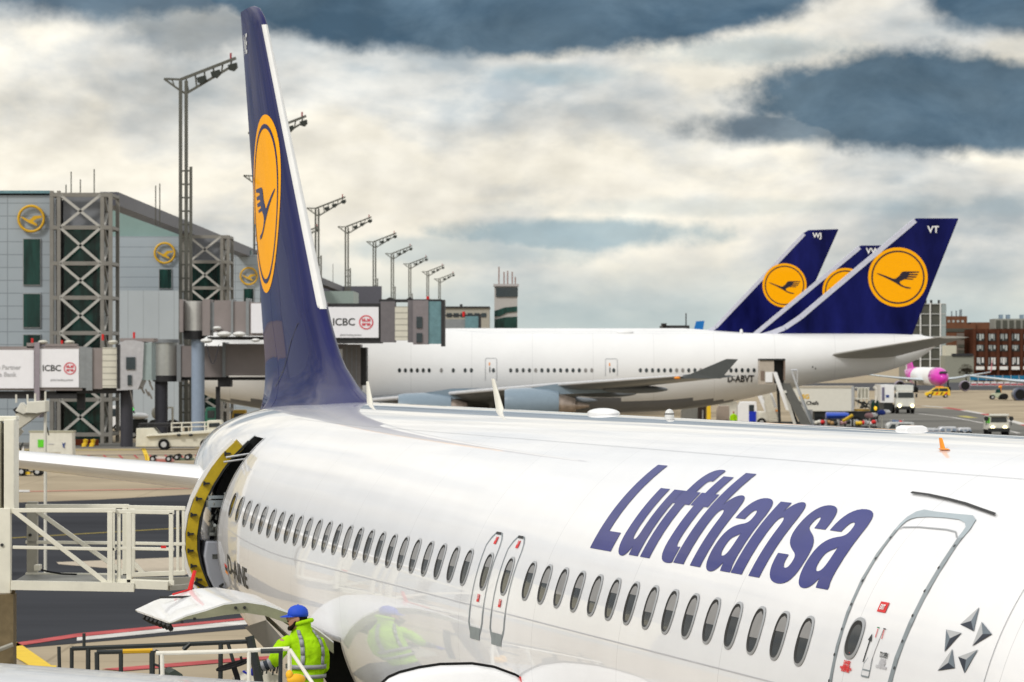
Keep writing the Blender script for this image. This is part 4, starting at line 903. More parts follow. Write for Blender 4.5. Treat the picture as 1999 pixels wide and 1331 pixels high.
def wline(pts, wd, nm, m, off=.03, parent=WB):
    b = MB()
    for (x0, y0), (x1, y1) in zip(pts, pts[1:]):
        l = math.hypot(x1-x0, y1-y0); nx, ny = -(y1-y0)/l*wd/2, (x1-x0)/l*wd/2; k = max(1, int(abs(y1-y0)/5))
        for q in range(k):
            a, c_ = q/k, (q+1)/k; P = lambda t, s: wsurf(x0+(x1-x0)*t+s*nx, y0+(y1-y0)*t+s*ny, off)
            b.add([P(a, 1), P(c_, 1), P(c_, -1), P(a, -1)], [(0, 1, 2, 3)])
    return b.build(nm, m, parent, recalc=False)
for x0, x1, y0, y1 in ((948, 970, 699, 742), (1180, 1203, 700, 733)):
    d = wline([(x0, y1), (x0, y0+2), (x0+2, y0), (x1-2, y0), (x1, y0+2), (x1, y1)], .9, 'cabin_door', RING)
    wline([(x0+8, y0+8), (x0+8, y0+14)], 2, 'door_mark', ORANGE, .04, d); wline([(x0+8.5, y0+17), (x0+8.5, y0+27)], 1.6, 'door_handle', ADK, .04, d)
vs, fs = fill2d(text='D-ABVT', size=.80, offset=.028)
MB().add([wsurf(1416+x*23*.80, 745-y*23, .03) for x, y, z in vs], fs).build('registration', ADK, WB, recalc=False)
wline([(1478, 741), (1484, 741)], 11, 'flag_mark', ORANGE)
# fin
def wfin(parent, f_, pts_le, tip, te, col, strip_m=True, th=.32, nm='fin'):
    P = pts_le+tip+te; c_ = [(f_.x(x), f_.z(y)) for x, y in P]; b = MB(); n_ = len(P)
    mx_, mz = sum(p[0] for p in c_)/n_, sum(p[1] for p in c_)/n_
    o = b.prism(c_, -th, th).build(nm, col, parent, bevel=.12)
    if strip_m:
        b = MB(); L_ = [(f_.x(x), f_.z(y)) for x, y in pts_le]
        for (x0, z0), (x1, z1) in zip(L_, L_[1:]):
            d = math.hypot(x1-x0, z1-z0); dx, dz = (x1-x0)/d, (z1-z0)/d; n = (dz, -dx); w_ = .34
            b.loft([[(x0-n[0]*.06, -th-.03, z0-n[1]*.06), (x0-n[0]*.06, th+.03, z0-n[1]*.06), (x0+n[0]*w_, th+.03, z0+n[1]*w_), (x0+n[0]*w_, -th-.03, z0+n[1]*w_)], [(x1-n[0]*.06, -th-.03, z1-n[1]*.06), (x1-n[0]*.06, th+.03, z1-n[1]*.06), (x1+n[0]*w_, th+.03, z1+n[1]*w_), (x1+n[0]*w_, -th-.03, z1+n[1]*w_)]])
        b.build('leading_edge', mat('pale_edge', (.55, .56, .66), .4), parent)
wfin(WB, fw, [(1478, 655), (1505, 647), (1530, 637), (1560, 617), (1600, 583), (1784, 428)], [(1788, 426), (1871, 426)], [(1780, 655)], BLUEF)
roundel(lambda x, y, l: (x, -.34-.02*l, y), WB, 58/F*317, fw.x(1752), fw.z(541), YEL, mat('emblem_navy', (.02, .015, .03), .5), 1, step=5)
flat_text('VT', (fw.x(1810), -.38, fw.z(454)), .78, WPLAIN, WB, 'fin_letters', off=.02)
# wings, winglets, tailplane, engines
def lw(nm, pts, m, parent=WB, th=.1, smooth_=True):
    """pts: (lateral, xLEpx, xTEpx, z)"""
    R_ = []
    for lt, l, t_, z, k in pts:
        x0, x1 = (l-1000)/23.03-fw.X, (t_-1000)/23.03-fw.X
        R_.append([(x0+x, -lt, z+y) for x, y in airfoil(x1-x0, k, 8)])
    return MB().loft(R_).build(nm, m, parent, smooth=smooth_)
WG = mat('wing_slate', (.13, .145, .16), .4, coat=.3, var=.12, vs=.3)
for sg in (1, -1):
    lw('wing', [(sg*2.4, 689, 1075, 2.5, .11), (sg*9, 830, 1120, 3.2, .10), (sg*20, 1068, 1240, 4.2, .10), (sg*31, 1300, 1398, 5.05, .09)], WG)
lw('wing_leading_edge', [(3.2, 686, 700, 2.78, .5), (20, 1062, 1076, 4.3, .45), (31, 1295, 1304, 5.1, .4)], mat('edge_pale', (.55, .56, .58), .35), WB)
def q_(px, py, lt): Y = 317-lt; return ((px-CX)/F*Y-fw.X, -lt, H-(py-HY)/F*Y)
wl_ = [q_(1330, 739, 31), q_(1408, 739, 31), q_(1441, 701, 31.6), q_(1418, 700.5, 31.6), q_(1350, 729, 31.1)]
MB().add(wl_+[(x, y+.3, z) for x, y, z in wl_], [(0, 1, 2, 3, 4), (5, 6, 7, 8, 9)]+[(i, (i+1) % 5, 5+(i+1) % 5, 5+i) for i in range(5)]).build('winglet', mat('winglet_slate', (.10, .115, .125), .4, coat=.3), WB)
MB().ell(q_(1322, 737.5, 31), (.25, .2, .1)).build('wing_lamp', ORANGE, WB)
for k, (px, py, lt) in enumerate(((1180, 768, 15), (1240, 760, 22), (1105, 782, 9))):
    x, y, z = q_(px, py, lt); MB().ell((x, y, z), (2.6, .35, .32), 12, 10).build('flap_fairing', WG, WB, smooth='all')
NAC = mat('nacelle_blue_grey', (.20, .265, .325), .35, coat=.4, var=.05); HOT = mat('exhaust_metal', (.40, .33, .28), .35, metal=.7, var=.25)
for sg, lt, px, zc in ((1, 11.7, 778, 2.3), (1, 20.8, 985, 2.78), (-1, 11.7, 778, 2.3), (-1, 20.8, 985, 2.78)):
    x0 = q_(px, 700, 20.8 if lt > 15 else 11.7)[0]; y0 = -sg*lt
    def rr(dx, r, dz=0): return [(x0+dx, y0+r*cos(2*pi*k/24), zc+dz+r*sin(2*pi*k/24)) for k in range(24)]
    e_ = MB().loft([rr(.6, .2), rr(.55, .98), rr(.05, 1.08), rr(0, 1.16), rr(.5, 1.27), rr(2, 1.33), rr(3.4, 1.2), rr(4.3, 1.02), rr(4.3, .9)]).build('engine', NAC, WB, smooth=True)
    MB().loft([rr(4.0, .9), rr(4.6, .85, -.05), rr(5.6, .6, -.1), rr(5.65, .35, -.1), rr(6.7, .12, -.12)]).build('exhaust_cone', HOT, e_, smooth=True)
    MB().prism([(x0+.9, zc+1.1), (x0+4.3, zc+1.65), (x0+9.5, zc+1.75), (x0+9, zc+.95), (x0+4.3, zc+.8)], y0-.2, y0+.2).build('pylon', WG if sg < 0 else NAC, e_)
TPM = mat('tailplane_taupe', (.33, .32, .29), .45, var=.06)
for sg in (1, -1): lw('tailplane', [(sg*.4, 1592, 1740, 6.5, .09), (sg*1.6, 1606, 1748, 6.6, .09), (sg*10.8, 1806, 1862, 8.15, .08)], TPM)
a_ = [wsurf(1600, 686), wsurf(1660, 672)]
for px, py in ((1582, 716), (1588, 719)): MB().add([wsurf(px+1.3*cos(k), py+1.8*sin(k), .03) for k in range(6)], [tuple(range(6))]).build('vent_hole', GLASS, WB, recalc=False)
for px in (1220, 1447): MB().ell((fw.x(px), 0, fw.z(649)), (.75 if px == 1220 else .15, .5, .22 if px == 1220 else .3), 14, 8).build('roof_hump', WFAR, WB, smooth='all')
for lt, px in ((2, 1000), (-2, 1000), (5.5, 960), (-5.5, 960), (0, 320)):
    g_ = MB().tube((fw.x(px), -lt, 3.2), (fw.x(px), -lt, .8), .22, 10).build('landing_gear', ALU, WB)
    for d in (-.75, .75): MB().tube((fw.x(px)+d, -lt-.5, .62), (fw.x(px)+d, -lt+.5, .62), .62, 16).build('wheel', RUBBER, g_)
# ---- two more aircraft behind it, mostly hidden
def hidden(Y, pxc, crown_y, x0, x1, label, le, tip, te, roundc, Rp, letters=None, lpos=None):
    f_ = Fr(pxc, Y); t = thing('airliner', label, 'airliner', f_.loc(), 0, 'airliners hidden behind the wide-body')
    zt = f_.z(crown_y); r = 3.1; b = MB(); R_ = []
    X0, X1 = f_.x(x0), f_.x(x1)
    for q, k, up in ((0, .05, 0), (.02, .4, 0), (.07, .8, 0), (.14, 1, 0), (.66, 1, 0), (.85, .62, .35), (1, .12, .8)):
        R_.append([(X0+(X1-X0)*q, r*k*cos(2*pi*i/32), zt-r+(r-r*k)*up*1.1+r*k*sin(2*pi*i/32)) for i in range(32)])
    b.loft(R_).build('fuselage', WFAR, t, smooth='all')
    wfin(t, f_, le, tip, te, BLUEF)
    roundel(lambda x, y, l: (x, -.34-.02*l, y), t, Rp/F*Y, f_.x(roundc[0]), f_.z(roundc[1]), YEL, mat('emblem_navy', (.02, .015, .03), .5), 1, step=6)
    if letters: flat_text(letters, (f_.x(lpos[0]), -.4, f_.z(lpos[1])), .8, WPLAIN, t, 'fin_letters', off=.02)
    for sg in (-1, 1):
        MB().prism([(f_.x(1100), -sg*2.5), (f_.x(1200), -sg*2.5), (f_.x(1340), -sg*24), (f_.x(1310), -sg*24)], zt-5.5, zt-5.2, ax='z').build('wing', GREYP, t)
        MB().tube((f_.x(1150), sg*3, 0), (f_.x(1150), sg*3, zt-5), .4, 8).build('landing_gear', ALU, t)
    MB().tube((X0+6, 0, 0), (X0+6, 0, zt-5), .3, 8).build('landing_gear', ALU, t)
    return t
hidden(372, 1400, 646, 560, 1800, 'half-hidden airliner whose blue fin shows between the other two fins', [(1460, 660), (1676, 481)], [(1681, 479), (1745, 479)], [(1660, 660)], (1650, 568), 45, 'VW', (1690, 495))
hidden(430, 1350, 640.5, 700, 1660, 'farthest of the three blue-finned airliners, its fin leftmost', [(1375, 648), (1395, 637), (1568, 455)], [(1578, 449), (1637, 447)], [(1545, 655)], (1531, 557), 43, 'WJ', (1586, 464))
# blue winglet and far roof left of the fins
f_ = Fr(1365, 520); o = MB().prism([(f_.x(1354), f_.z(645)), (f_.x(1359), f_.z(627)), (f_.x(1375), f_.z(626)), (f_.x(1372), f_.z(645))], -.3, .3); o.prism([(f_.x(1354.5), 0), (f_.x(1371.5), 0), (f_.x(1371.5), f_.z(645)), (f_.x(1354.5), f_.z(645))], -.2, .2)
o = o.build('marker_board', mat('sky_blue_paint', (.01, .16, .5), .4)); o.location = f_.loc(); tag(o, 'small bright blue board standing left of the leftmost blue fin', 'board')
f_ = Fr(1318, 900); t = thing('far_hall', 'distant dark low roof with a thin mast behind the wide-body crown', 'building', f_.loc())
MB().box(f_.x(1294), f_.x(1346), 0, 20, 0, f_.z(635)).build('wall', BRIDGED, t); MB().tube((f_.x(1340), 2, f_.z(636)), (f_.x(1340), 2, f_.z(611)), .15, 5).build('mast', BRIDGED, t); MB().box(f_.x(1292), f_.x(1301), -1, 5, f_.z(635), f_.z(631)).build('roof_box', BRIDGED, t)
# ============================================================ buildings on the right
BRICK = mat('dark_red_brick', (.085, .034, .021), .8, var=.2, vs=.5); BRICK2 = mat('brown_brick', (.16, .075, .045), .8, var=.15, vs=.4)
CONC = mat('grey_concrete', (.27, .27, .24), .75, var=.1); OLIVE = mat('olive_glass', (.075, .075, .06), .3, coat=.3, var=.15, vs=.1)
WINW = mat('window_pale', (.42, .45, .44), .3, var=.25, vs=.5); WINF = mat('white_window_frame', (.7, .7, .68), .5)
fk = Fr(1815, 1000); t = thing('office_tower', 'olive glass tower with pale grid, just right of the tallest blue fin', 'building', fk.loc())
g = lambda fr_, x0, x1, y0, y1, d, nm, m, dd=8, par=None: fr_.bx(MB(), x0, x1, y0, y1, d, dd).build(nm, m, par)
g(fk, 1770, 1847, 593, 745, 0, 'wall', OLIVE, 20, t)
b = MB()
for x in (1770, 1797, 1816, 1836): fk.bx(b, x-1.1, x+1.1, 591, 745, -.5, 0)
b.build('pale_fins', WINF, t)
b = MB()
for y in (593, 612.5, 635, 657, 679, 701, 723): fk.bx(b, 1770, 1847, y-.8, y+.8, -.4, 0)
b.build('floor_bands', mat('band_grey', (.42, .43, .42), .6), t)
g(fk, 1836.5, 1846.5, 594, 745, -.3, 'side_panel', mat('pale_blue_grey', (.28, .33, .33), .5), 0, t)
b = MB()
for x in (1806, 1817, 1832): fk.bx(b, x, x+3, 585.5, 593, 3, 5)
b.build('roof_plant', BRIDGED, t)
fk = Fr(1870, 1040); t = thing('brown_block', 'stepped brown brick block between the glass tower and the red brick facade', 'building', fk.loc())
g(fk, 1846, 1905, 632, 675, 0, 'wall', BRICK2, 20, t); g(fk, 1848, 1888, 617, 632, 0, 'roof_storey', BRICK2, 12, t); g(fk, 1895, 1942, 629, 742, .5, 'wall', BRICK2, 20, t); g(fk, 1868, 1905, 650, 745, -.6, 'wall', mat('grey_brown_wall', (.15, .125, .105), .7), 10, t)
g(fk, 1846, 1900, 641, 648, -.2, 'window_band', OLIVE, 0, t)
for k in range(4): g(fk, 1850+k*9, 1854.5+k*9, 625, 629, -.1, 'window', WINW, 0, t)
for y0, y1 in ((657, 662), (672, 678), (683, 690)): g(fk, 1870, 1899, y0, y1, -.8, 'window_band', OLIVE, -.6, t)
for x, y0 in ((1859, 607), (1868, 606), (1875, 604), (1878, 603)): MB().box(fk.x(x), fk.x(x+1.6), 2, 3, fk.z(618), fk.z(y0)).build('roof_pipe', mat('pipe_blue_grey', (.16, .2, .23), .5), t)
fk = Fr(1960, 1000); t = thing('brick_office', 'dark red brick office with four rows of white framed windows at the right edge', 'building', fk.loc())
g(fk, 1900, 2120, 642, 750, 0, 'wall', BRICK, 20, t)
b = MB()
for c_ in range(10): fk.bx(b, 1900+c_*23, 1905.5+c_*23, 643, 742, -.9, 0)
b.build('brick_piers', BRICK, t)
for c_ in range(5):
    for r_, (y0, y1) in enumerate(((651, 664), (673, 684), (697, 711))):
        x0 = 1906+23*c_; w_ = g(fk, x0, x0+15.5, y0, y1+1.5, -.12, 'window', mat('window_dark', (.035, .04, .04), .2, var=.3), 0, t)
        b = MB()
        for q in range(3): fk.bx(b, x0+1+q*4.9, x0+1+q*4.9+(3.6 if (c_+q+r_) % 3 else 1.5), y0+.8, y1-(0 if (c_*3+q+r_) % 2 else 3), -.25, -.13)
        b.build('window_frame', WINW if r_ != 2 else WINF, w_)
    g(fk, x0, x0+15.5, 715, 721.5, -1.6, 'balcony', WINF, 0, t)
g(fk, 1942, 2100, 622, 641.5, 1, 'roof_storey', CONC, 12, t)
b = MB()
for c_ in range(5): fk.bx(b, 1944.5+c_*13, 1953+c_*13, 625, 640, .8, 1)
b.build('roof_windows', OLIVE, t)
b = MB()
for x in (1952, 1966, 1993): fk.bx(b, x, x+6, 614, 622, 3, 6)
b.build('roof_plant', mat('plant_blue', (.2, .27, .34), .6), t)
fk = Fr(1870, 960); t = thing('low_block', 'low beige annex with a pale upper box in front of the brown block', 'building', fk.loc())
g(fk, 1846, 1901, 694, 750, 0, 'wall', mat('beige_grey_wall', (.27, .27, .22), .75, var=.08), 12, t); g(fk, 1846, 1867, 674, 694, .3, 'upper_box', mat('cream_wall', (.55, .53, .42), .7), 8, t)
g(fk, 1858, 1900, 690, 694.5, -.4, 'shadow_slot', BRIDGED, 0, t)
# bare tree
fk = Fr(1886, 940); t = thing('bare_tree', 'dark leafless tree in front of the beige annex', 'tree', fk.loc())
b = MB(); rt = random.Random(9)
def br(p, d, l, r, dep):
    q = p+d*l; b.tube(p, q, r, 5, r*.7)
    if dep:
        for _ in range(4): br(q, (d+Vector((rt.uniform(-.8, .8), rt.uniform(-.8, .8), rt.uniform(-.25, .5)))).normalized(), l*.72, r*.6, dep-1)
br(Vector((0, 0, 0)), Vector((0, 0, 1)), 1.3, .22, 5); b.build('branches', mat('bark', (.05, .042, .03), .9), t)
b = MB()
for k in range(1600):
    a, e_, r_ = rt.uniform(0, 2*pi), rt.uniform(-.6, 1.4), rt.uniform(.4, 1)**.5
    p = Vector((2.1*r_*cos(a)*cos(e_), 2*r_*sin(a)*cos(e_), 2.9+2.0*r_*sin(e_)))
    s_ = .09; b.add([p+Vector((rt.uniform(-s_, s_), rt.uniform(-s_, s_), rt.uniform(-s_, s_))) for _ in range(3)], [(0, 1, 2)])
b.build('twigs', mat('twig_brown', (.06, .05, .035), .9), t)
fk = Fr(1955, 900); t = thing('blue_fence', 'long bright blue hoarding low in front of the red brick office', 'fence', fk.loc())
g(fk, 1893, 2150, 733, 742, 0, 'panel', mat('hoarding_blue', (.01, .15, .28), .5), .3, t); 
b = MB()
for k in range(16): fk.bx(b, 1893+k*16, 1894+k*16, 732, 749, -.1, 0)
b.build('post', ALU, t)
BW = mat('barrier_white', (.6, .6, .6), .6); BR_ = mat('barrier_red', (.45, .08, .1), .6)
b0 = None
for k in range(9):
    fk = Fr(1888+k*13, 850); 
    if b0 is None:
        b0 = thing('road_barrier', '', 'barrier', fk.loc(), 0, 'red and white barriers on the far apron edge')
        MB().prism([(-.75, 0), (-.55, .9), (.55, .9), (.75, 0)], -.2, .2).build('block', BW, b0, bevel=.05); MB().prism([(-.70, .15), (-.62, .5), (.62, .5), (.70, .15)], -.23, .23).build('band', BR_, b0)
        o = b0
    else: o = copy_tree(b0)
    o.location = fk.loc(); o['label'] = 'red and white barrier block, %s of nine below the blue hoarding' % ['leftmost', 'second from left', 'third from left', 'fourth from left', 'middle one', 'fourth from right', 'third from right', 'second from right', 'rightmost'][k]
# ============================================================ vehicles
TY = mat('tyre', (.02, .02, .02), .8); HL = mat('headlight_lit', (1, .85, .5), .3, emit=2.5)
VG = mat('vehicle_glass', (.03, .04, .045), .1, coat=1)
def wheel(t, x, y, r, w_=.25, nm='wheel'):
    o = MB().tube((x, y-w_/2, r), (x, y+w_/2, r), r, 18).build(nm, TY, t); MB().tube((x, y-w_/2-.02, r), (x, y+w_/2+.02, r), r*.5, 12).build('rim', ALU, o); return o
def wheelx(t, x, y, r, w_=.25):
    return MB().tube((x-w_/2, y, r), (x+w_/2, y, r), r, 18).build('wheel', TY, t)
# pink nosed airliner, head on
fz = Fr(1842, 679); K = .80
PK = mat('magenta_paint', (.62, .03, .42), .35, coat=.5); PKD = mat('magenta_dark', (.30, .01, .22), .35, coat=.5)
t = thing('airliner', 'small distant airliner taxiing head-on with a magenta nose', 'airliner', fz.loc())
hx = Vector((-.125, 1, 0)).normalized()
def pz(s, k, r, zz_): return [(hx.x*s+r*cos(2*pi*i/24), hx.y*s, zz_+k*r*sin(2*pi*i/24)) for i in range(24)]
cz = fz.z(735)
ss = [(0, .15, -.35), (.25, .6, -.3), (.9, 1.05, -.18), (2, 1.4, -.05), (3.2, 1.58, 0)]
MB().loft([pz(s, 1.03, r, cz+d) for s, r, d in ss]+[pz(5.2, 1.03, 1.62, cz)]).build('nose', PK, t, smooth='all')
MB().loft([pz(5.2, 1.03, 1.62, cz), pz(20, 1.03, 1.62, cz), pz(25, 1, 1.2, cz+.35), pz(30, 1, .3, cz+.9)]).build('fuselage', WFAR, t, smooth='all')
MB().loft([pz(19.5, 1.03, 1.64, cz), pz(21, 1.02, 1.58, cz+.05), pz(25, 1, 1.22, cz+.35), pz(29, 1, .5, cz+.8)]).build('tail_band', PK, t, smooth='all')
b = MB(); b.prism([(hx.x*0-.8, cz+.62), (-.62, cz+.98), (.62, cz+.98), (.8, cz+.62)], .2, 1.9).build('cockpit_window', VG, t)
b = MB(); q0 = [(23.5, cz+1.2), (27.5, cz+4.4), (29.3, cz+4.4), (28.6, cz+1.2)]
b.add([(hx.x*s-.1, hx.y*s, z) for s, z in q0]+[(hx.x*s+.1, hx.y*s, z) for s, z in q0], [(0, 1, 2, 3), (4, 5, 6, 7), (0, 1, 5, 4), (1, 2, 6, 5), (2, 3, 7, 6), (3, 0, 4, 7)]).build('fin', PK, t)
for sg in (1, -1):
    b = MB(); R_ = []
    for d, s, c_, z in ((.5, 8.5, 5, cz-.75), (5, 11.5, 3.2, cz-.35), (12.7, 16.5, 1.2, cz+(.75 if sg > 0 else .55))): R_.append([(sg*d+hx.x*s, s+x, z+y) for x, y in airfoil(c_, .13, 6)])
    b.loft(R_).build('wing', mat('wing_pale', (.50, .56, .60), .4, var=.04), t, smooth=True)
    x, y = sg*12.7+hx.x*16.5, 16.8; MB().add([(x, y, cz+.6), (x+sg*.3, y+.2, cz+1.3), (x+sg*.5, y+1, cz+3.0), (x+sg*.45, y+1.4, cz+3.0), (x+sg*.1, y+1.2, cz+.7)], [(0, 1, 2, 3, 4)]).build('winglet', mat('winglet_red', (.5, .12, .14), .4), t)
    ex = sg*6.0-1.0; e_ = [[(ex+r*cos(2*pi*k/20), yy, cz-1.75+r*sin(2*pi*k/20)) for k in range(20)] for yy, r in ((9.6, .2), (9.4, .66), (8.6, .78), (8.5, .88), (8.9, 1.0), (10.5, .98), (12, .7))]
    e_ = MB().loft(e_).build('engine', mat('nacelle_lilac', (.20, .16, .22), .4, coat=.4), t, smooth=True); MB().tube((ex, 8.55, cz-1.75), (ex, 8.7, cz-1.75), .76, 20).build('intake', DARK, e_)
    MB().tube((sg*3.0-.8, 12, 0.4), (sg*3-.8, 12, cz-.5), .15, 8).build('landing_gear', BLACK, t); wheelx(t, sg*3.0-.8, 12, .5, .9)
MB().tube((-.3, 3, .4), (-.3, 3, cz-1), .12, 8).build('landing_gear', BLACK, t); wheelx(t, -.3, 3, .35, .5)
# partly framed aircraft on the right
fy = Fr(2060, 560); t = thing('airliner', 'airliner cut by the right frame edge, only its long pale wing and engines showing', 'airliner', fy.loc())
Rr = 2.0; czz = fy.z(742)
MB().loft([[(r*cos(2*pi*k/28)+.0, y, czz+.6+r*sin(2*pi*k/28)) for k in range(28)] for y, r in ((-12, .2), (-11.4, .9), (-9, 1.7), (-6, Rr), (16, Rr), (24, .4))]).build('fuselage', WFAR, t, smooth='all')
for sg in (1, -1):
    MB().loft([[(sg*lt, s+x, z+y) for x, y in airfoil(c_, .12, 6)] for lt, s, c_, z in ((1, -2, 6, czz-.5), (6, 2, 4, czz-.1), (12.6, 7.5, 1.5, czz+.75))]).build('wing', mat('wing_pale', (.50, .56, .60), .4), t, smooth=True)
for px, r in ((1962.5, .46), (1992, 1.05)):
    x, z = fy.x(px, -1), fy.z(774 if r < .9 else 770, -1)
    e_ = MB().loft([[(x+rr_*cos(2*pi*k/20), yy, z+rr_*sin(2*pi*k/20)) for k in range(20)] for yy, rr_ in ((-.9, r*.5), (-1, r*.8), (-.9, r), (1.5, r), (3, r*.7))]).build('engine' if r > .9 else 'wheel', mat('nacelle_navy', (.06, .07, .11), .4, coat=.4) if r > .9 else TY, t, smooth=True); MB().tube((x, -1.02, z), (x, -.8, z), r*.72, 18).build('intake', DARK, e_)
MB().tube((0, -8, 0), (0, -8, czz), .15, 8).tube((2, 2, 0), (2, 2, czz), .15, 8).tube((-2, 2, 0), (-2, 2, czz), .15, 8).build('landing_gear', BLACK, t)
# yellow apron car
fy = Fr(1830, 600); t = thing('apron_car', 'yellow airport car under the magenta nosed aircraft', 'car', fy.loc())
YC = mat('yellow_car', (.80, .52, .02), .4, coat=.4)
MB().prism([(-2.05, .35), (-2.0, .85), (-1.3, 1.0), (-.5, 1.62), (1.6, 1.7), (1.95, 1.1), (2.0, .35)], -.85, .85).build('body', YC, t, bevel=.06)
MB().prism([(-1.15, 1.02), (-.45, 1.5), (.1, 1.52), (.1, 1.02)], -.87, .87).build('window', VG, t); MB().prism([(.2, 1.02), (.2, 1.52), (1.5, 1.56), (1.65, 1.05)], -.87, .87).build('window', VG, t)
for k in range(4): MB().prism([(-1.2+k*.75, .5), (-.95+k*.75, .5), (-.65+k*.75, .9), (-.9+k*.75, .9)], -.88, -.85).build('red_chevron', RED if k % 2 else BLACK, t)
for x in (-1.3, 1.25):
    for y in (-.75, .75): wheel(t, x, y, .33)
MB().box(-.3, 1.0, -.3, .3, 1.7, 1.85).build('light_bar', ORANGE, t)
# small tractor with orange beacon
fy = Fr(1947, 575); t = thing('small_tractor', 'tiny pale tractor with dark green cab glass and orange beacon, right of the yellow car', 'tractor', fy.loc())
MB().prism([(-.9, .3), (-.9, .9), (-.2, 1.0), (-.1, .3)], -.5, .5).prism([(-.2, .3), (-.2, 1.0), (.7, .95), (.8, .3)], -.6, .6).build('body', mat('pale_green', (.48, .52, .38), .5), t, bevel=.05)
MB().prism([(-.35, 1.0), (-.25, 1.6), (.4, 1.6), (.5, 1.0)], -.45, .45).build('cab', DGREEN, t, bevel=.04); MB().tube((.55, 0, 1), (.55, 0, 1.8), .06, 6).ell((.45, 0, 1.95), (.3, .2, .22)).build('beacon', ORANGE, t)
for x in (-.8, .5):
    for y in (-.6, .6): wheel(t, x, y, .36)
# boxy apron tug facing us
fy = Fr(1949, 311); t = thing('apron_tug', 'boxy pale tug with lit headlights and big mirrors facing the camera, lower right', 'tug', fy.loc()); z = fy.z; x = fy.x
MB().prism([(x(1929), .45), (x(1930), z(824)), (x(1932), z(812)), (x(1967), z(812)), (x(1970), z(824)), (x(1971), .45)], 0, 3.4).build('body', CREAM, t, bevel=.07)
MB().prism([(x(1934), z(824)), (x(1935), z(814)), (x(1964), z(814)), (x(1966), z(824))], -.04, .02).build('windscreen', VG, t)
MB().box(x(1931), x(1969), -.25, .1, z(812), z(808)).build('roof', mat('roof_pale', (.68, .67, .6), .5), t, bevel=.04); MB().box(x(1929.5), x(1932), -.03, 2, z(826), z(815)).build('green_panel', GREEN, t)
MB().box(x(1929), x(1971), -.1, .05, .32, .62).build('bumper', BLACK, t)
for px in (1938, 1962): MB().tube((x(px), -.06, z(835)), (x(px), 0, z(835)), .17, 12).build('headlight', HL, t)
for px in (1925.5, 1974): MB().tube((x(px), -.1, z(817)), (x(px), .05, z(817)), .2, 10).tube((x(px), 0, z(815)), (x(1932 if px < 1950 else 1968), 0, z(812)), .03, 5).box(x(px)-.03, x(px)+.03, 0, .05, z(830), z(817)).build('mirror', BLACK, t)
for xx in (x(1933), x(1967)):
    for yy in (.6, 2.8): wheelx(t, xx, yy, .38, .3)
# white lorry facing us with headlights
fy = Fr(1767, 430); t = thing('lorry', 'white catering lorry facing the camera with two lit headlights', 'lorry', fy.loc()); z, x = fy.z, fy.x
MB().prism([(x(1749), .7), (x(1750), z(770)), (x(1752), z(764)), (x(1782), z(764)), (x(1785), z(770)), (x(1786), .7)], 0, 2.0).build('cab', mat('lorry_white', (.62, .62, .57), .45), t, bevel=.08)
MB().box(x(1753), x(1783), -.06, .02, z(776), z(766)).build('windscreen', VG, t); MB().box(x(1750), x(1786), -.1, .1, .5, z(793)).build('bumper', BLACK, t)
for px in (1756, 1781): MB().tube((x(px), -.14, z(792)), (x(px), -.08, z(792)), .2, 12).build('headlight', HL, t)
MB().box(x(1752), x(1784), .5, 7, z(763), z(752)).build('box_body', mat('box_pale', (.60, .61, .57), .5), t); MB().box(x(1722), x(1748), 1.5, 8.5, z(786), z(751)).build('side_box', WPLAIN, t)
MB().box(x(1724), x(1729), 1.44, 1.5, z(782), z(756)).build('side_stripe', mat('lilac_stripe', (.16, .15, .22), .5), t); MB().box(x(1732), x(1738), 1.44, 1.5, z(776), z(771)).build('side_logo', mat('navy_logo', (.02, .06, .25), .5), t)
MB().box(x(1728), x(1746), 1.6, 8, .3, z(787)).build('chassis', BLACK, t)
for px in (1747.5, 1789): MB().box(x(px)-.1, x(px)+.1, -.1, .05, z(776), z(768)).build('mirror', BLACK, t)
for xx in (x(1753), x(1783)): wheelx(t, xx, .9, .5, .35); wheelx(t, xx, 5.5, .5, .35)
# catering truck side-on
fy = Fr(1640, 345); t = thing('catering_truck', 'long cream catering truck with yellow logo, raised box, behind the passenger stairs', 'truck', fy.loc()); z, x = fy.z, fy.x
MB().box(x(1540), x(1664), 0, 2.5, z(803), z(754)).build('box_body', mat('truck_cream', (.70, .68, .60), .45, var=.03), t, bevel=.06)
MB().box(x(1540), x(1666), -.05, 2.55, z(757), z(753)).build('roof_edge', mat('truck_beige', (.50, .45, .36), .5), t); MB().box(x(1662), x(1667), -.06, 2.5, z(802), z(754)).build('door_edge', ALU, t)
flat_text('LSG', (x(1560), -.03, z(778)), .56, mat('logo_yellow', (.80, .48, .02), .5), t, 'logo', sx=1.0, off=.02); flat_text('Sky Chefs', (x(1556), -.03, z(790)), .50, ADK, t, 'lettering', sx=1.0, off=.012)
b = MB()
for k in range(5): b.tube((x(1668+k*7), .2, z(795)), (x(1668+k*7), .2, z(757)), .05, 5)
b.tube((x(1668), .2, z(757)), (x(1698), .2, z(757)), .05, 5).tube((x(1668), .2, z(778)), (x(1698), .2, z(778)), .05, 5); b.build('front_platform', CREAM, t)
MB().box(x(1679), x(1697), .4, 2, z(777), z(757)).build('side_panel', mat('panel_cream', (.55, .53, .44), .5), t); MB().box(x(1668), x(1698), .3, 2.2, z(802), z(799)).build('platform_floor', mat('ochre_floor', (.45, .27, .03), .6), t)
MB().prism([(x(1700), z(812)), (x(1701), z(786)), (x(1706), z(780)), (x(1716), z(782)), (x(1718), z(812))], .2, 2.4).build('cab', DGREEN, t, bevel=.06)
MB().path([(x(1706), .3, z(755)), (x(1712), .3, z(760)), (x(1713), .3, z(772)), (x(1709), .3, z(786))], .13, 6).build('arm', mat('arm_pale', (.65, .62, .55), .5), t)
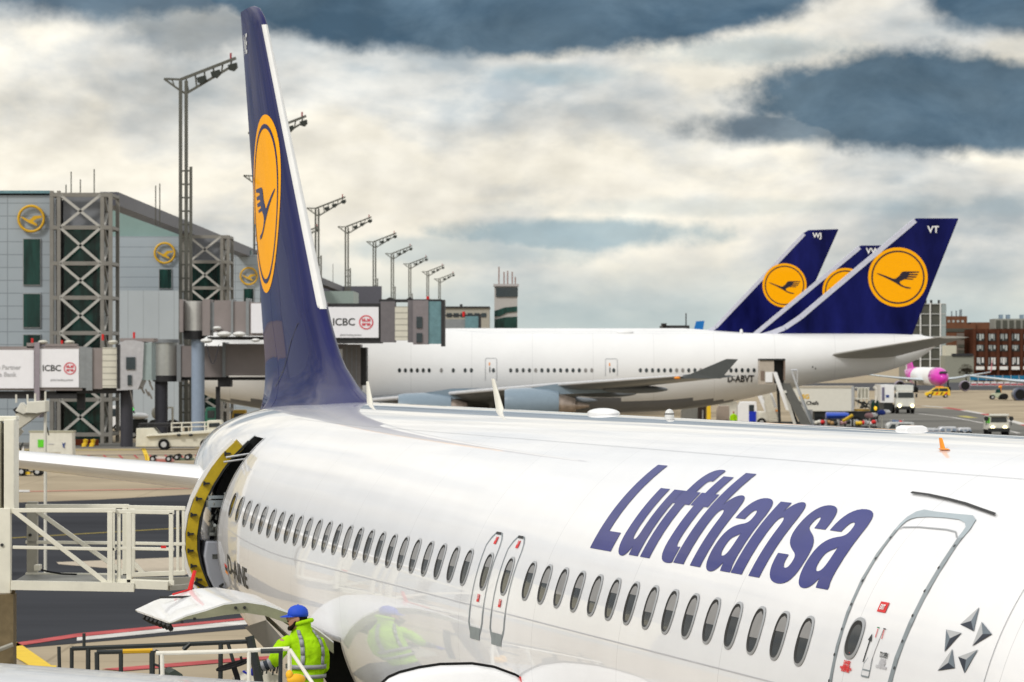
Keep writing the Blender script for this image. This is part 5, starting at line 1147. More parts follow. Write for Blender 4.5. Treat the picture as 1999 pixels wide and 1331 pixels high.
b = MB(); rk = random.Random(2)
for k in range(16): b.tube((x(rk.uniform(1668, 1698)), -.1, z(rk.uniform(780, 797))), (x(rk.uniform(1668, 1698)), -.1, z(rk.uniform(780, 797))), .05, 5)
b.build('lifting_gear', BLACK, t); MB().box(x(1590), x(1715), .2, 2.2, .5, z(803)).build('chassis', BLACK, t)
for px in (1672, 1600): wheel(t, x(px), .0, .52, .35); wheel(t, x(px), 2.3, .52, .35)
MB().ell((x(1709), -.1, z(797)), (.15, .1, .2)).build('side_lamp', mat('lamp_amber', (.9, .55, .03), .4, emit=.4), t)
# passenger stairs
fy = Fr(1510, 306); t = thing('passenger_stairs', 'tall mobile stairs with beige canopy box docked at the rear door of the wide-body', 'passenger stairs', fy.loc()); z, x = fy.z, fy.x
MB().box(x(1483), x(1511), 0, 2.2, z(750), z(702)).build('canopy', mat('canopy_beige', (.42, .37, .31), .5, var=.12), t); MB().box(x(1483), x(1533), -.1, 2.3, z(703.5), z(700)).build('canopy_roof', BLACK, t)
MB().box(x(1511), x(1532), .9, 2.3, z(748), z(703)).build('doorway', BLACK, t); MB().box(x(1530), x(1533), -.05, 2.2, z(742), z(702)).build('canopy_post', mat('post_brown', (.2, .15, .12), .5), t)
MB().box(x(1494), x(1508), -.08, 0, z(746), z(726)).build('white_panel', WPLAIN, t); MB().box(x(1485), x(1492), -.06, 0, z(742), z(724)).build('dark_patch', mat('patch_brown', (.2, .15, .12), .5), t)
b = MB(); n_ = 26
for k in range(n_):
    q = k/n_; xa = 1523+q*(1561-1523); ya = 748+q*(829-748); b.box(x(xa), x(xa+20), .1-q*2.6, .45-q*2.6, z(ya+3.2), z(ya))
b.build('steps', mat('step_grey', (.12, .12, .11), .6), t)
def rail(px0, py0, px1, py1, wpx, y0, y1, nm, m): MB().prism([(x(px0), z(py0)), (x(px0+wpx), z(py0)), (x(px1+wpx), z(py1)), (x(px1), z(py1))], y0, y1).build(nm, m, t)
rail(1508, 726, 1534, 800, 8, -.3, -.15, 'side_panel', WPLAIN); rail(1528, 762, 1548, 829, 6, -.5, -.32, 'side_panel', mat('panel_white_warm', (.62, .61, .56), .5)); rail(1543, 722, 1581, 829, 4, .2, .4, 'handrail', ALU); rail(1547, 730, 1587, 829, 3, .5, .6, 'side_panel', mat('panel_mid', (.33, .36, .38), .5))
b = MB().tube((x(1544), .3, z(722)), (x(1557), .3, z(722)), .06, 5).tube((x(1557), .3, z(722)), (x(1557), .3, z(748)), .05, 5); b.build('gate', ALU, t)
MB().box(x(1511), x(1565), .3, 2, .4, 1.2).build('chassis', BLACK, t); MB().tube((x(1524), 1, .9), (x(1520), 1, z(752)), .12, 6).tube((x(1560), 1, .9), (x(1528), 1, z(752)), .12, 6).build('lifting_struts', BLACK, t)
for px in (1518, 1560): wheel(t, x(px), .2, .42); wheel(t, x(px), 2.1, .42)
MB().box(x(1577), x(1588), .8, 1.6, .3, z(800)).build('engine_box', mat('box_grey', (.27, .27, .27), .5), t)
fy = Fr(1500, 350); t = thing('passenger_stairs', 'second white stairs seen under the wide-body tail, behind the tall stairs', 'passenger stairs', fy.loc()); z, x = fy.z, fy.x
b = MB()
for k in range(16): q = k/16; xa = 1486+q*14; ya = 768+q*56; b.box(x(xa), x(xa+18), .1-q*2, .5-q*2, z(ya+3), z(ya))
b.build('steps', mat('step_cream', (.55, .52, .44), .6), t); MB().prism([(x(1478), z(772)), (x(1486), z(770)), (x(1499), z(802)), (x(1492), z(803))], -.5, -.3).build('side_panel', WPLAIN, t); MB().prism([(x(1500), z(765)), (x(1507), z(765)), (x(1518), z(795)), (x(1512), z(797))], .5, .7).build('side_panel', WPLAIN, t)
MB().box(x(1480), x(1518), -.6, 2, .5, z(803)).build('body', CREAM, t, bevel=.08); MB().box(x(1506), x(1520), -.66, -.6, z(803), z(800)).build('orange_band', ORANGE, t)
for px in (1486, 1512): wheel(t, x(px), -.5, .42); wheel(t, x(px), 1.8, .42)
# vans, carts, luggage under the wide-body tail
def boxcart(px0, px1, py0, Y, m, name, label, cat, wheels=True, glass=None, group=None):
    f_ = Fr((px0+px1)/2, Y); t = thing(name, label, cat, f_.loc(), 0, group); x, z = f_.x, f_.z; zt = z(py0); w_ = x(px1)-x(px0)
    MB().prism([(x(px0), .35), (x(px0)+.02, zt*.8), (x(px0)+w_*.12, zt), (x(px1)-w_*.04, zt), (x(px1), zt*.7), (x(px1), .35)], 0, 1.7).build('body', m, t, bevel=.06)
    if glass: MB().box(x(glass[0]), x(glass[1]), -.03, .05, zt*.58, zt*.88).build('window', VG, t)
    for px in (px0+(px1-px0)*.2, px0+(px1-px0)*.8): wheel(t, x(px), .05, .3); wheel(t, x(px), 1.65, .3)
    return t, f_
t, f_ = boxcart(1440, 1478, 784, 345, WPLAIN, 'van', 'white van with blue nose under the wide-body tail', 'van', glass=(1462, 1472)); MB().box(f_.x(1462), f_.x(1476), -.06, .02, .5, f_.z(803)).build('nose_panel', mat('van_blue', (.01, .03, .42), .4), t)
t, f_ = boxcart(1330, 1363, 794, 350, mat('silver', (.45, .45, .42), .35, metal=.4), 'cargo_container', 'silver curved container at the left under the wide-body belly', 'container')
t, f_ = boxcart(1400, 1424, 792, 352, mat('taupe_cart', (.33, .27, .22), .6), 'baggage_cart', 'brown topped baggage cart left of the hi-vis worker', 'cart')
t, f_ = boxcart(1380, 1388, 791, 340, YC, 'service_post', 'yellow upright service cart beside the dark wheel truck', 'cart')
f_ = Fr(1372, 345); t = thing('dark_loader', 'dark brown loader between silver container and yellow cart', 'loader', f_.loc()); MB().prism([(f_.x(1363), .3), (f_.x(1364), f_.z(790)), (f_.x(1380), f_.z(788)), (f_.x(1380), .3)], 0, 2).build('body', mat('loader_brown', (.03, .02, .015), .6), t, bevel=.05); MB().box(f_.x(1371), f_.x(1372.5), -.1, 0, .3, f_.z(800)).build('mast', ALU, t)
t, f_ = boxcart(1404, 1440, 784, 372, CREAM, 'service_truck', 'cream high-bodied truck right under the sloping wide-body belly', 'truck')
t, f_ = boxcart(1731, 1786, 824, 303, mat('silver_van', (.50, .51, .50), .35, metal=.3, coat=.5), 'van', 'silver van half hidden below the white lorry', 'van', glass=(1754, 1778)); MB().prism([(f_.x(1735), f_.z(836)), (f_.x(1741), f_.z(828)), (f_.x(1748), f_.z(828)), (f_.x(1748), f_.z(836))], -.04, 0).build('windscreen', VG, t)
for k, (x0, x1, y0) in enumerate(((1799, 1832, 836), (1833, 1868, 833), (1871, 1896, 835))):
    t, f_ = boxcart(x0, x1, y0, 300, ALU, 'baggage_cart', ['leftmost pale curtained baggage cart below the lorry', 'middle pale curtained baggage cart, longest of the three', 'rightmost pale curtained baggage cart near the boxy tug'][k], 'cart', group='baggage carts behind the near crown')
    for q in range(3): MB().box(f_.x(x0+3+q*(x1-x0)/3), f_.x(x0+3+q*(x1-x0)/3+(x1-x0)/4.5), -.03, .02, .55, f_.z(y0+3.5)).build('curtain', mat('curtain_bluegrey', (.22, .27, .34), .7), t)
# baggage cart train
sp_ = [(1600, 819, 'cream'), (1625, 818, 'ochre'), (1650, 816, 'pink'), (1680, 812, 'yellow'), (1700, 814, 'white'), (1752, 810, 'blue')]
cm = dict(cream=CREAM, ochre=mat('ochre', (.40, .24, .10), .6), pink=mat('dusty_pink', (.5, .28, .3), .7), yellow=YC, white=WPLAIN, blue=mat('cart_blue', (.08, .13, .25), .5))
for px, py, c_ in sp_:
    f_ = Fr(px, 330); t = thing('baggage_trolley', '%s low trolley loaded with bags beneath the catering truck' % c_ if c_ != 'blue' else 'blue windowed trolley in front of the white lorry', 'trolley', f_.loc(), 0, 'loaded trolleys by the catering truck')
    MB().box(-.55, .55, 0, 1.2, .3, .42).build('deck', BRIDGED, t); MB().box(-.55, -.5, 0, 1.2, .4, 1.0).box(.5, .55, 0, 1.2, .4, 1.0).build('end_frame', ALU, t)
    r_ = random.Random(px)
    for k in range(3): a = -.3+.3*k; MB().ell((a, .5+r_.uniform(-.2, .2), .62+r_.uniform(0, .18)), (.24, .35, .2), 8, 5).build('bag', [cm[c_], cm[c_], BLACK if px % 4 else RED][k], t, smooth='all')
    for x_ in (-.4, .4): wheel(t, x_, 0, .16, .1); wheel(t, x_, 1.2, .16, .1)
f_ = Fr(1634, 338); o = MB().loft([[(f_.x(px), .8*cos(a)*k, f_.z(811)+.32*sin(a)*k) for a in [2*pi*i/14 for i in range(14)]] for px, k in ((1612, .85), (1614, 1), (1650, 1), (1656, .8))]).build('tank_roll', mat('tank_blue', (.01, .06, .42), .35, coat=.5), smooth=True); o.location = f_.loc(); tag(o, 'bright blue cylinder lying under the catering truck box', 'tank')
MB().box(f_.x(1616), f_.x(1619), -.5, .5, 0, f_.z(811)-.2).box(f_.x(1648), f_.x(1651), -.5, .5, 0, f_.z(811)-.2).build('cradle', BLACK, o)
f_ = Fr(1655, 325); o = MB().tube((f_.x(1645), 0, f_.z(822)), (f_.x(1665), 0, f_.z(810)), .14, 8).build('tow_bar', YC); o.location = f_.loc(); tag(o, 'yellow slanting bar left of the black truck wheel', 'tow bar')
for px, py, m_, lb in ((1698, 811, cm['pink'], 'pink topped equipment cart right of the black wheel'), (1722, 805, mat('bag_blue', (.02, .05, .3), .5), 'white and blue bundle on a post below the white box')):
    f_ = Fr(px, 320); t = thing('equipment_cart', lb, 'cart', f_.loc()); MB().ell((0, .3, f_.z(py)), (.42, .35, .24), 12, 7).build('bundle', m_, t, smooth='all'); MB().ell((.35, .35, f_.z(py)+.05), (.4, .3, .2), 12, 7).build('bundle', WPLAIN, t, smooth='all')
    MB().tube((0, .3, .2), (0, .3, f_.z(py)), .06, 6).box(-.5, .5, 0, .7, .2, .3).build('frame', CREAM, t); wheel(t, -.3, 0, .16, .1); wheel(t, .3, 0, .16, .1)

# ---- ground equipment on the left
fy = Fr(100, 245); t = thing('catering_container', 'cream container trolley with green square logo under the left jet bridge', 'container', fy.loc()); z, x = fy.z, fy.x
MB().prism([(x(57), z(889)), (x(58), z(842)), (x(141), z(842)), (x(142), z(889)), (x(120), z(889)), (x(118), z(884)), (x(92), z(884)), (x(90), z(889))], 0, 1.6).build('body', mat('container_cream', (.66, .65, .57), .5, var=.08), t, bevel=.05)
MB().box(x(56), x(143), -.03, 1.63, z(844), z(841)).build('edge_trim', mat('trim_olive', (.35, .34, .25), .5), t)
gm = GREEN; b = MB()
for a in range(3):
    for c_ in range(3): b.box(x(74+a*5.2), x(78.4+a*5.2), -.05, -.02, z(862.4+c_*5.2), z(858+c_*5.2))
b.box(x(76), x(88), -.045, -.02, z(871), z(860)); b.build('green_logo', gm, t)
MB().box(x(94), x(106), -.03, -.01, z(867.5), z(866)).build('logo_line', ADG, t)
MB().prism([(x(121), z(863)), (x(124), z(866)), (x(128), z(863)), (x(126), z(870)), (x(127), z(875)), (x(123), z(873))], -.04, -.02).build('blue_emblem', mat('emblem_blue', (.05, .08, .22), .5), t)
for px in (70, 130): wheel(t, x(px), .1, .24, .15); wheel(t, x(px), 1.5, .24, .15)
MB().path([(x(44), .3, .9), (x(38), .3, .6), (x(40), .3, .3), (x(57), .3, .35)], .06, 6).build('tow_bar', BLACK, t); MB().prism([(x(41), z(885)), (x(46), z(871)), (x(47), z(880)), (x(44), z(890))], -.1, .1).build('white_flap', WPLAIN, t)
fy = Fr(350, 262); t = thing('belt_loader', 'long cream belt loader truck parked below the blue-grey column', 'belt loader', fy.loc()); z, x = fy.z, fy.x; LC = mat('loader_cream', (.62, .60, .50), .5, var=.12, vs=1.5)
MB().prism([(x(265), z(872)), (x(266), z(836)), (x(300), z(835)), (x(312), z(850)), (x(380), z(845)), (x(420), z(842)), (x(438), z(846)), (x(440), z(868)), (x(412), z(872))], 0, 2).build('body', LC, t, bevel=.05)
MB().prism([(x(285), z(852)), (x(290), z(848)), (x(435), z(838)), (x(436), z(844))], -.3, 1.4).build('belt_boom', mat('boom_cream', (.66, .64, .54), .5, var=.1), t, bevel=.03)
MB().prism([(x(404), z(842)), (x(404), z(821)), (x(430), z(820)), (x(436), z(830)), (x(438), z(845)), (x(404), z(845))], 0, 1.9).build('cab', LC, t, bevel=.04); MB().prism([(x(408), z(834)), (x(408), z(826)), (x(428), z(825)), (x(432), z(833))], -.04, .02).build('cab_window', GLASS, t)
b = MB()
for px in (335, 355, 374, 400): b.tube((x(px), 0, z(842)), (x(px), 0, z(825)), .05, 5)
b.tube((x(335), 0, z(826)), (x(404), 0, z(824)), .05, 5).tube((x(335), 0, z(834)), (x(404), 0, z(832)), .04, 5); b.build('handrail', CREAM, t)
MB().box(x(270), x(335), .2, 1.8, z(829), z(826)).box(x(268), x(340), .2, 1.8, z(833), z(831)).build('rack', BRIDGED, t)
for px in (350, 373): MB().ell((x(px), -.33, z(849)), (.16, .08, .1)).build('side_lamp', BLACK, t)
for px in (320, 402): wheel(t, x(px), .0, .40, .3); wheel(t, x(px), 1.9, .40, .3)
fy = Fr(250, 272); t = thing('warning_post', 'red and white marker post at the foot of the dark bridge column', 'post', fy.loc()); z, x = fy.z, fy.x
MB().prism([(x(244), z(869)), (x(243), z(858)), (x(248), z(850)), (x(252), z(850)), (x(256), z(858)), (x(255), z(869))], -.15, .15).build('board', mat('post_white', (.65, .6, .58), .5), t, bevel=.03); MB().box(x(246.5), x(252.5), -.2, -.16, z(866), z(855)).build('red_panel', RED, t); MB().tube((x(249.5), 0, z(851)), (x(249.5), 0, z(839)), .11, 8, .05).build('red_lamp', RED, t); MB().box(x(246), x(253), -.1, .1, 0, z(868)).build('foot', BLACK, t)
fy = Fr(322, 232); t = thing('flat_dolly', 'low red and white flatbed dolly on the concrete left of the tail', 'dolly', fy.loc(), 0, 'low dollies on the apron'); z, x = fy.z, fy.x
MB().prism([(x(290), z(902)), (x(292), z(896)), (x(333), z(896)), (x(337), z(901)), (x(325), z(904))], 0, 1.5).build('deck', mat('deck_dusty_red', (.45, .16, .13), .6), t); MB().prism([(x(294), z(896)), (x(300), z(892.5)), (x(325), z(893)), (x(330), z(896))], .1, 1.4).build('cover', mat('deck_white', (.6, .55, .5), .6), t); MB().tube((x(285), .3, z(900)), (x(283), .3, z(887)), .08, 6).build('tow_bar', YC, t)
for px in (298, 329): wheel(t, x(px), 0, .2, .15); wheel(t, x(px), 1.5, .2, .15)
fy = Fr(360, 236); t = thing('flat_dolly', 'dark green and yellow low dolly just left of the open aft door', 'dolly', fy.loc(), 0, 'low dollies on the apron'); z, x = fy.z, fy.x
MB().prism([(x(340), z(900)), (x(342), z(894)), (x(375), z(895)), (x(378), z(902)), (x(358), z(903))], 0, 1.4).build('deck', mat('deck_green', (.12, .16, .10), .6), t); MB().ell((x(368), -.05, z(903)), (.3, .15, .14)).build('yellow_hub', YC, t)
for px in (345, 366): wheel(t, x(px), 0, .2, .15); wheel(t, x(px), 1.4, .2, .15)
b0 = None
for px in (164, 179):
    fy = Fr(px, 272)
    if b0 is None:
        b0 = o = thing('yellow_bollard', '', 'bollard', fy.loc(), 0, 'yellow chocks at the foot of the steel tower'); MB().loft([[(r*cos(a)+dx, r*sin(a), z_) for a in [2*pi*k/12 for k in range(12)]] for z_, r, dx in ((0, .2, 0), (.25, .2, .05), (.3, .14, .1), (.5, .2, .12), (.55, .1, .12))]).build('body', YC, o, smooth=True); MB().tube((-.22, 0, .1), (.22, 0, .1), .08, 6).build('foot', BLACK, o)
    else: o = copy_tree(b0)
    o.location = fy.loc(); o['label'] = 'small yellow chock, %s of two at the foot of the large steel tower' % ('left' if px == 164 else 'right')
fy = Fr(150, 276); o = MB().box(-1.2, 1.6, -.2, .2, 0, .45).build('brick_kerb', mat('kerb_redbrown', (.22, .06, .03), .8), bevel=.03); o.location = fy.loc(); tag(o, 'low red-brown barrier behind the yellow bollards', 'barrier')
fy = Fr(56, 205); t = thing('flat_dolly', 'yellow dolly with two dark wheels showing below the tailplane', 'dolly', fy.loc(), 0, 'low dollies on the apron'); z, x = fy.z, fy.x
MB().box(x(34), x(58), 0, 1.2, z(926), z(921)).build('deck', YC, t)
for px in (42, 73): wheel(t, x(px), 0, .24, .2); wheel(t, x(px), 1.2, .24, .2)
MB().box(x(34), x(80), .3, .9, z(923), z(920)).build('tow_bar', BLACK, t)
# vehicles deep under the terminal
for px0, px1, py, Y, m_, lb in ((205, 234, 792, 330, WPLAIN, 'white van with green glass in the gap behind the dark bridge column'), (400, 424, 795, 320, mat('dull_green', (.04, .17, .12), .4), 'dark green car between the blue-grey column and the fin'), (452, 480, 800, 300, mat('ochre_v', (.35, .22, .03), .6), 'ochre equipment cart tucked left of the fin base')):
    t, f_ = boxcart(px0, px1, py, Y, m_, 'parked_vehicle', lb, 'vehicle', glass=(px0+5, px1-5))
fy = Fr(272, 300); t = thing('service_scooter', 'white cowled trolley with a green lamp right of the dark bridge column', 'trolley', fy.loc()); z, x = fy.z, fy.x
MB().ell((x(272), 0, z(812)), (.75, .6, .28), 14, 8).build('cowl', WPLAIN, t, smooth='all'); MB().ell((x(259), -.1, z(798)), (.15, .1, .16)).build('green_lamp', mat('lamp_green', (.1, .9, .15), .4, emit=.5), t); MB().tube((x(259), 0, z(798)), (x(265), 0, z(812)), .06, 6).box(x(258), x(288), -.3, .3, .3, z(818)).build('frame', BLACK, t); wheel(t, x(262), -.3, .3, .12); wheel(t, x(284), -.3, .3, .12)
fy = Fr(318, 290); t = thing('portable_frame', 'cream tubular trestle behind the belt loader truck', 'frame', fy.loc()); z, x = fy.z, fy.x
b = MB().tube((x(303), 0, z(797)), (x(338), 0, z(795)), .07, 5).tube((x(337), 0, 0), (x(337), 0, z(795)), .09, 5).tube((x(305), 0, 0), (x(305), 0, z(797)), .09, 5); b.build('trestle', CREAM, t); MB().ell((x(303), 0, z(806)), (.3, .3, .45)).build('lamp_head', CREAM, t)
# raised white basket, upper left of the platform truck
fy = Fr(60, 110); t = thing('boom_basket', 'cream work basket on a boom with thin stanchions behind the platform truck', 'work basket', fy.loc()); z, x = fy.z, fy.x
MB().prism([(x(50), z(806)), (x(53), z(784)), (x(89), z(782)), (x(89), z(804)), (x(72), z(807))], 0, .9).build('basket', mat('basket_cream', (.68, .66, .57), .5, var=.06), t, bevel=.02)
MB().prism([(x(29), z(802)), (x(40), z(785)), (x(56), z(804)), (x(45), z(809))], .1, .8).build('hinged_box', CREAM, t, bevel=.02); MB().prism([(x(23), z(800)), (x(30), z(795)), (x(38), z(804)), (x(30), z(808))], .2, .7).build('dark_joint', BRIDGED, t)
b = MB()
for px, h in ((31, 770), (53, 770), (68, 768), (88, 764)): b.tube((x(px), .1, z(786)), (x(px), .1, z(h)), .03, 5)
b.build('stanchions', CREAM, t); MB().prism([(x(28), z(805)), (x(78), z(806)), (x(34), z(838)), (x(30), z(840))], .2, .7).build('boom', mat('boom_pale', (.56, .53, .44), .5), t); MB().tube((x(34), .45, z(835)), (x(-160), .45, 1), .18, 8).build('boom', CREAM, t)
b = MB().path([(x(86), .4, z(804)), (x(87), .4, z(830)), (x(92), .4, z(850))], .02, 5); b.build('cable', BLACK, t); MB().tube((x(86), .3, z(806)), (x(86), .3, 0), .05, 6).build('support_leg', CREAM, t)
MB().box(x(-260), x(-60), 0, 2, .3, 1.6).build('chassis', CREAM, t, bevel=.05)
for px in (-230, -90): wheel(t, x(px), 0, .4, .3); wheel(t, x(px), 2, .4, .3)

# ---- high platform truck at the aft door
fp_ = Fr(20, 46); PT = thing('platform_truck', 'cream high-lift truck at the left edge whose railed platform reaches the aft door', 'platform truck', fp_.loc()); z, x = fp_.z, fp_.x
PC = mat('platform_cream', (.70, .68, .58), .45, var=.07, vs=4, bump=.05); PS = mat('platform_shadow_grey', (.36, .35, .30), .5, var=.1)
MB().box(x(-420), x(4), -.2, .12, z(1090), z(822)).build('box_body', PC, PT, bevel=.02); MB().box(x(-60), x(16), .14, .3, z(1080), z(850)).build('dark_gap', BLACK, PT)
MB().box(x(14), x(34), -.3, .15, z(1000), z(818)).build('corner_post', PC, PT, bevel=.01); MB().box(x(-10), x(34), -.1, .2, z(822), z(812)).build('roof_rail', PC, PT, bevel=.01); MB().box(x(4), x(24), -.02, .1, z(845), z(838)).box(x(2), x(12), .02, .12, z(850), z(826)).build('latch', mat('latch_grey', (.3, .3, .26), .5), PT)
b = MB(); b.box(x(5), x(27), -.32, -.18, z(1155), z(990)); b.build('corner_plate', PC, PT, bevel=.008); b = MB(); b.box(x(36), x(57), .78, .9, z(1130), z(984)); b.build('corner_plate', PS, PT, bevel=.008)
for px, py, dy in ((11, 1061, -.34), (43, 1050, .76)): MB().tube((x(px), dy, z(py)), (x(px), dy+.03, z(py)), .02, 10).build('plate_bolt', GASK, PT)
def rails(dy, X0, X1, yt, ym, yb, posts, diag, nm):
    b = MB()
    for yy, r_ in ((yt, .026), (ym, .02), (yb, .03)): b.tube(fp_.p(X0, yy[0], dy), fp_.p(X1, yy[1], dy), r_, 4)
    for px, w_ in posts: b.tube(fp_.p(px, yt[0]+2, dy), fp_.p(px, yb[1], dy), w_, 4)
    for a, c_ in diag: b.tube(fp_.p(*a, dy), fp_.p(*c_, dy), .027, 4)
    return b.build(nm, PC, PT, bevel=.006)
rails(-.3, 25, 226, (996, 996), (1068, 1072), (1139, 1142), [(215, .032), (221, .02)], [((28, 998), (208, 1138))], 'railing')
rails(.8, 50, 252, (988, 988), (1058, 1060), (1122, 1124), [(244, .03)], [((62, 990), (258, 1130))], 'railing')
rails(-.25, 226, 340, (998, 1000), (1070, 1072), (1134, 1138), [(232, .022), (252, .03), (334, .026)], [], 'railing')
rails(.7, 250, 362, (990, 992), (1060, 1062), (1122, 1118), [(259, .03), (347, .018), (358, .018)], [((262, 1100), (284, 1124))], 'railing')
b = MB(); b.add([fp_.p(25, 1136, -.3), fp_.p(255, 1138, -.3), fp_.p(250, 1122, .8), fp_.p(50, 1121, .8)], [(0, 1, 2, 3)]); b.build('platform_floor', mat('floor_grey', (.22, .22, .2), .6), PT)
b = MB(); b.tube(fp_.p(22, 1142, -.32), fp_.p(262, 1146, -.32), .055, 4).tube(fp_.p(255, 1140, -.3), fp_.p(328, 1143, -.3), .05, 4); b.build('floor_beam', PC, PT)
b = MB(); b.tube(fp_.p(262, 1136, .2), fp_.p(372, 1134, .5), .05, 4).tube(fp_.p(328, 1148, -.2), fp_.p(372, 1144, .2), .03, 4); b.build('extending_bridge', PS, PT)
MB().box(x(58), x(70), .4, .6, z(1118), z(1106)).build('control_box', PC, PT, bevel=.01); MB().path([fp_.p(80, 1112, .5), fp_.p(95, 1116, .5), fp_.p(120, 1120, .5), fp_.p(150, 1121, .5)], .012, 6).build('hose', RUBBER, PT)
MB().box(x(318), x(328), -.27, -.23, z(1068), z(1063)).build('red_tag', RED, PT)
b = MB(); b.path([fp_.p(350, 1000, .9), fp_.p(356, 1030, .9), fp_.p(354, 1065, .9), fp_.p(346, 1090, .9)], .016, 6); b.build('door_bumper', RUBBER, PT)
b = MB(); b.path([fp_.p(22, 1150, .1), fp_.p(16, 1175, .1), fp_.p(10, 1200, .1), fp_.p(10, 1340, .1)], .06, 6); b.box(x(-6), x(26), 0, .3, 0, z(1160)); b.build('lift_leg', mat('leg_ochre', (.17, .13, .07), .55, var=.25, vs=6), PT)
MB().tube(fp_.p(-20, 1275, -.2), fp_.p(25, 1258, -.1), .03, 6).build('strut', PS, PT)
MB().box(x(-420), x(26), -.2, 2.3, .5, 1.2).build('chassis', BLACK, PT)
for px in (-380, -60): wheel(PT, x(px), -.1, .5, .35); wheel(PT, x(px), 2.2, .5, .35)

# ---- belt loader under the cargo door (aircraft axes)
def aw(lat, s, z): p = Vector(NEAR_LOC)+AX*(-lat)+AY*s; return Vector((p.x, p.y, z))
BLo = aw(4.2, 21.8, 0); BL = thing('belt_loader', 'belt loader with black and cream handrails at the open cargo door, worker beside it', 'belt loader', tuple(BLo), TH)
fq = Fr(560, BLo.y)
def lp(px, py, Y):   # point at depth Y in loader axes
    X = (px-CX)/F*Y; Z = H-(py-HY)/F*Y; d = Vector((X, Y, 0))-Vector((BLo.x, BLo.y, 0)); return (d.dot(AX), d.dot(AY), Z)
CR = mat('rail_cream', (.70, .67, .58), .4, var=.08, vs=8); BK = mat('rail_black', (.03, .035, .035), .4, var=.2)
YA, YB, YC_ = 38.6, 39.9, 40.6
MB().path([lp(305, 1275, YA), lp(430, 1272, YA), lp(565, 1266, YA)], .022, 8).path([lp(316, 1276, YA), lp(318, 1345, YA)], .022, 8).path([lp(486, 1270, YA), lp(486, 1345, YA)], .021, 8).path([lp(565, 1266, YA), lp(566, 1345, YA)], .022, 8).path([lp(566, 1268, YA), lp(618, 1345, YA-.3)], .02, 8).build('front_handrail', CR, BL)
MB().path([lp(509, 1271, YA-.02), lp(552, 1270, YA-.02)], .026, 8).path([lp(548, 1268, YA+.1), lp(547, 1345, YA+.1)], .022, 8).build('rail_grip', BK, BL)
MB().path([lp(140, 1266, YC_), lp(300, 1260, YC_), lp(485, 1252, YC_)], .026, 6).path([lp(140, 1264, YC_), lp(140, 1345, YC_)], .022, 6).path([lp(172, 1264, YC_), lp(172, 1345, YC_)], .026, 6).path([lp(115, 1262, YC_), lp(117, 1345, YC_)], .02, 6).path([lp(164, 1236, YC_), lp(164, 1262, YC_)], .018, 6).path([lp(431, 1256, YC_), lp(430, 1345, YC_)], .026, 6).path([lp(444, 1252, YC_), lp(458, 1300, YC_)], .02, 6).build('rear_handrail', BK, BL)
MB().path([lp(487, 1242, YC_), lp(500, 1300, YC_), lp(508, 1345, YC_)], .05, 6).build('boom_arm', BK, BL); MB().path([lp(358, 1268, YC_), lp(372, 1255, YC_)], .03, 6).build('rail_clamp', BK, BL)
MB().path([lp(190, 1345, YB), lp(189, 1273, YB), lp(240, 1272, YB)], .026, 6).path([lp(236, 1272, YB), lp(236, 1345, YB)], .024, 6).build('centre_handrail', BK, BL); MB().path([lp(297, 1270, YB), lp(297, 1345, YB)], .03, 6).build('rail_post', BK, BL); MB().path([lp(303, 1270, YB-.2), lp(313, 1275, YB-.2), lp(313, 1345, YB-.2)], .018, 6).path([lp(300, 1296, YB), lp(316, 1302, YB)], .014, 6).build('side_handrail', BK, BL)
MB().path([lp(240, 1271.5, YB), lp(298, 1270, YB)], .027, 6).build('yellow_rail_sleeve', mat('sleeve_yellow', (.62, .36, .02), .5), BL)
# steering wheel, console
p0 = Vector(lp(455, 1298, 39.6)); b = MB(); rg = []
b.path([tuple(p0+Vector((.17*cos(a), .17*sin(a), .05*cos(a)))) for a in [2*pi*k/20 for k in range(21)]], .014, 6)
b.path([tuple(p0), tuple(p0+Vector((.05, .05, -.12))), tuple(p0+Vector((.1, .05, -.35)))], .03, 6); b.tube(tuple(p0-Vector((.16, 0, .04))), tuple(p0+Vector((.16, 0, .04))), .012, 6); b.path([lp(460, 1296, 39.6), lp(472, 1290, 39.6), lp(470, 1281, 39.6)], .014, 6)
b.build('steering_wheel', RUBBER, BL)
b = MB(); rk = random.Random(8)
for k in range(9): p = lp(508+k*4, 1312+rk.uniform(-4, 6), 41.4); b.tube(p, (p[0]+.01, p[1], p[2]+.07), .009, 6).ell((p[0]+.01, p[1], p[2]+.08), (.016, .016, .014), 8, 5)
b.build('control_levers', BLACK, BL); b = MB()
q = [lp(470, 1331, 41.5), lp(492, 1316, 41.5), lp(515, 1308, 41.5), lp(548, 1320, 41.5), lp(560, 1345, 41.5), lp(470, 1345, 41.5)]
b.add(q+[(x_, y_+.5, z_) for x_, y_, z_ in q], [(0, 1, 2, 3, 4, 5), (6, 7, 8, 9, 10, 11)]+[(i, (i+1) % 6, 6+(i+1) % 6, 6+i) for i in range(6)]); b.build('console', CR, BL)
q = [lp(328, 1345, 39.4), lp(330, 1314, 39.4), lp(342, 1307, 39.4), lp(356, 1316, 39.4), lp(366, 1345, 39.4)]
MB().add(q+[(x_, y_+.4, z_) for x_, y_, z_ in q], [(0, 1, 2, 3, 4), (5, 6, 7, 8, 9)]+[(i, (i+1) % 5, 5+(i+1) % 5, 5+i) for i in range(5)]).build('seat_back', mat('seat_green_black', (.03, .04, .03), .6), BL)
MB().box(-.6, 4.4, -.9, -.1, 1.62, 1.78).build('walk_deck', CR, BL); MB().prism([(-3.5, .7), (-3.5, .95), (2.0, 2.75), (2.3, 2.75), (2.3, 2.55)], .15, .95).build('conveyor_belt', BLACK, BL); MB().box(-3.4, 3.2, -.9, .9, .45, 1.3).build('chassis', CR, BL, bevel=.05)
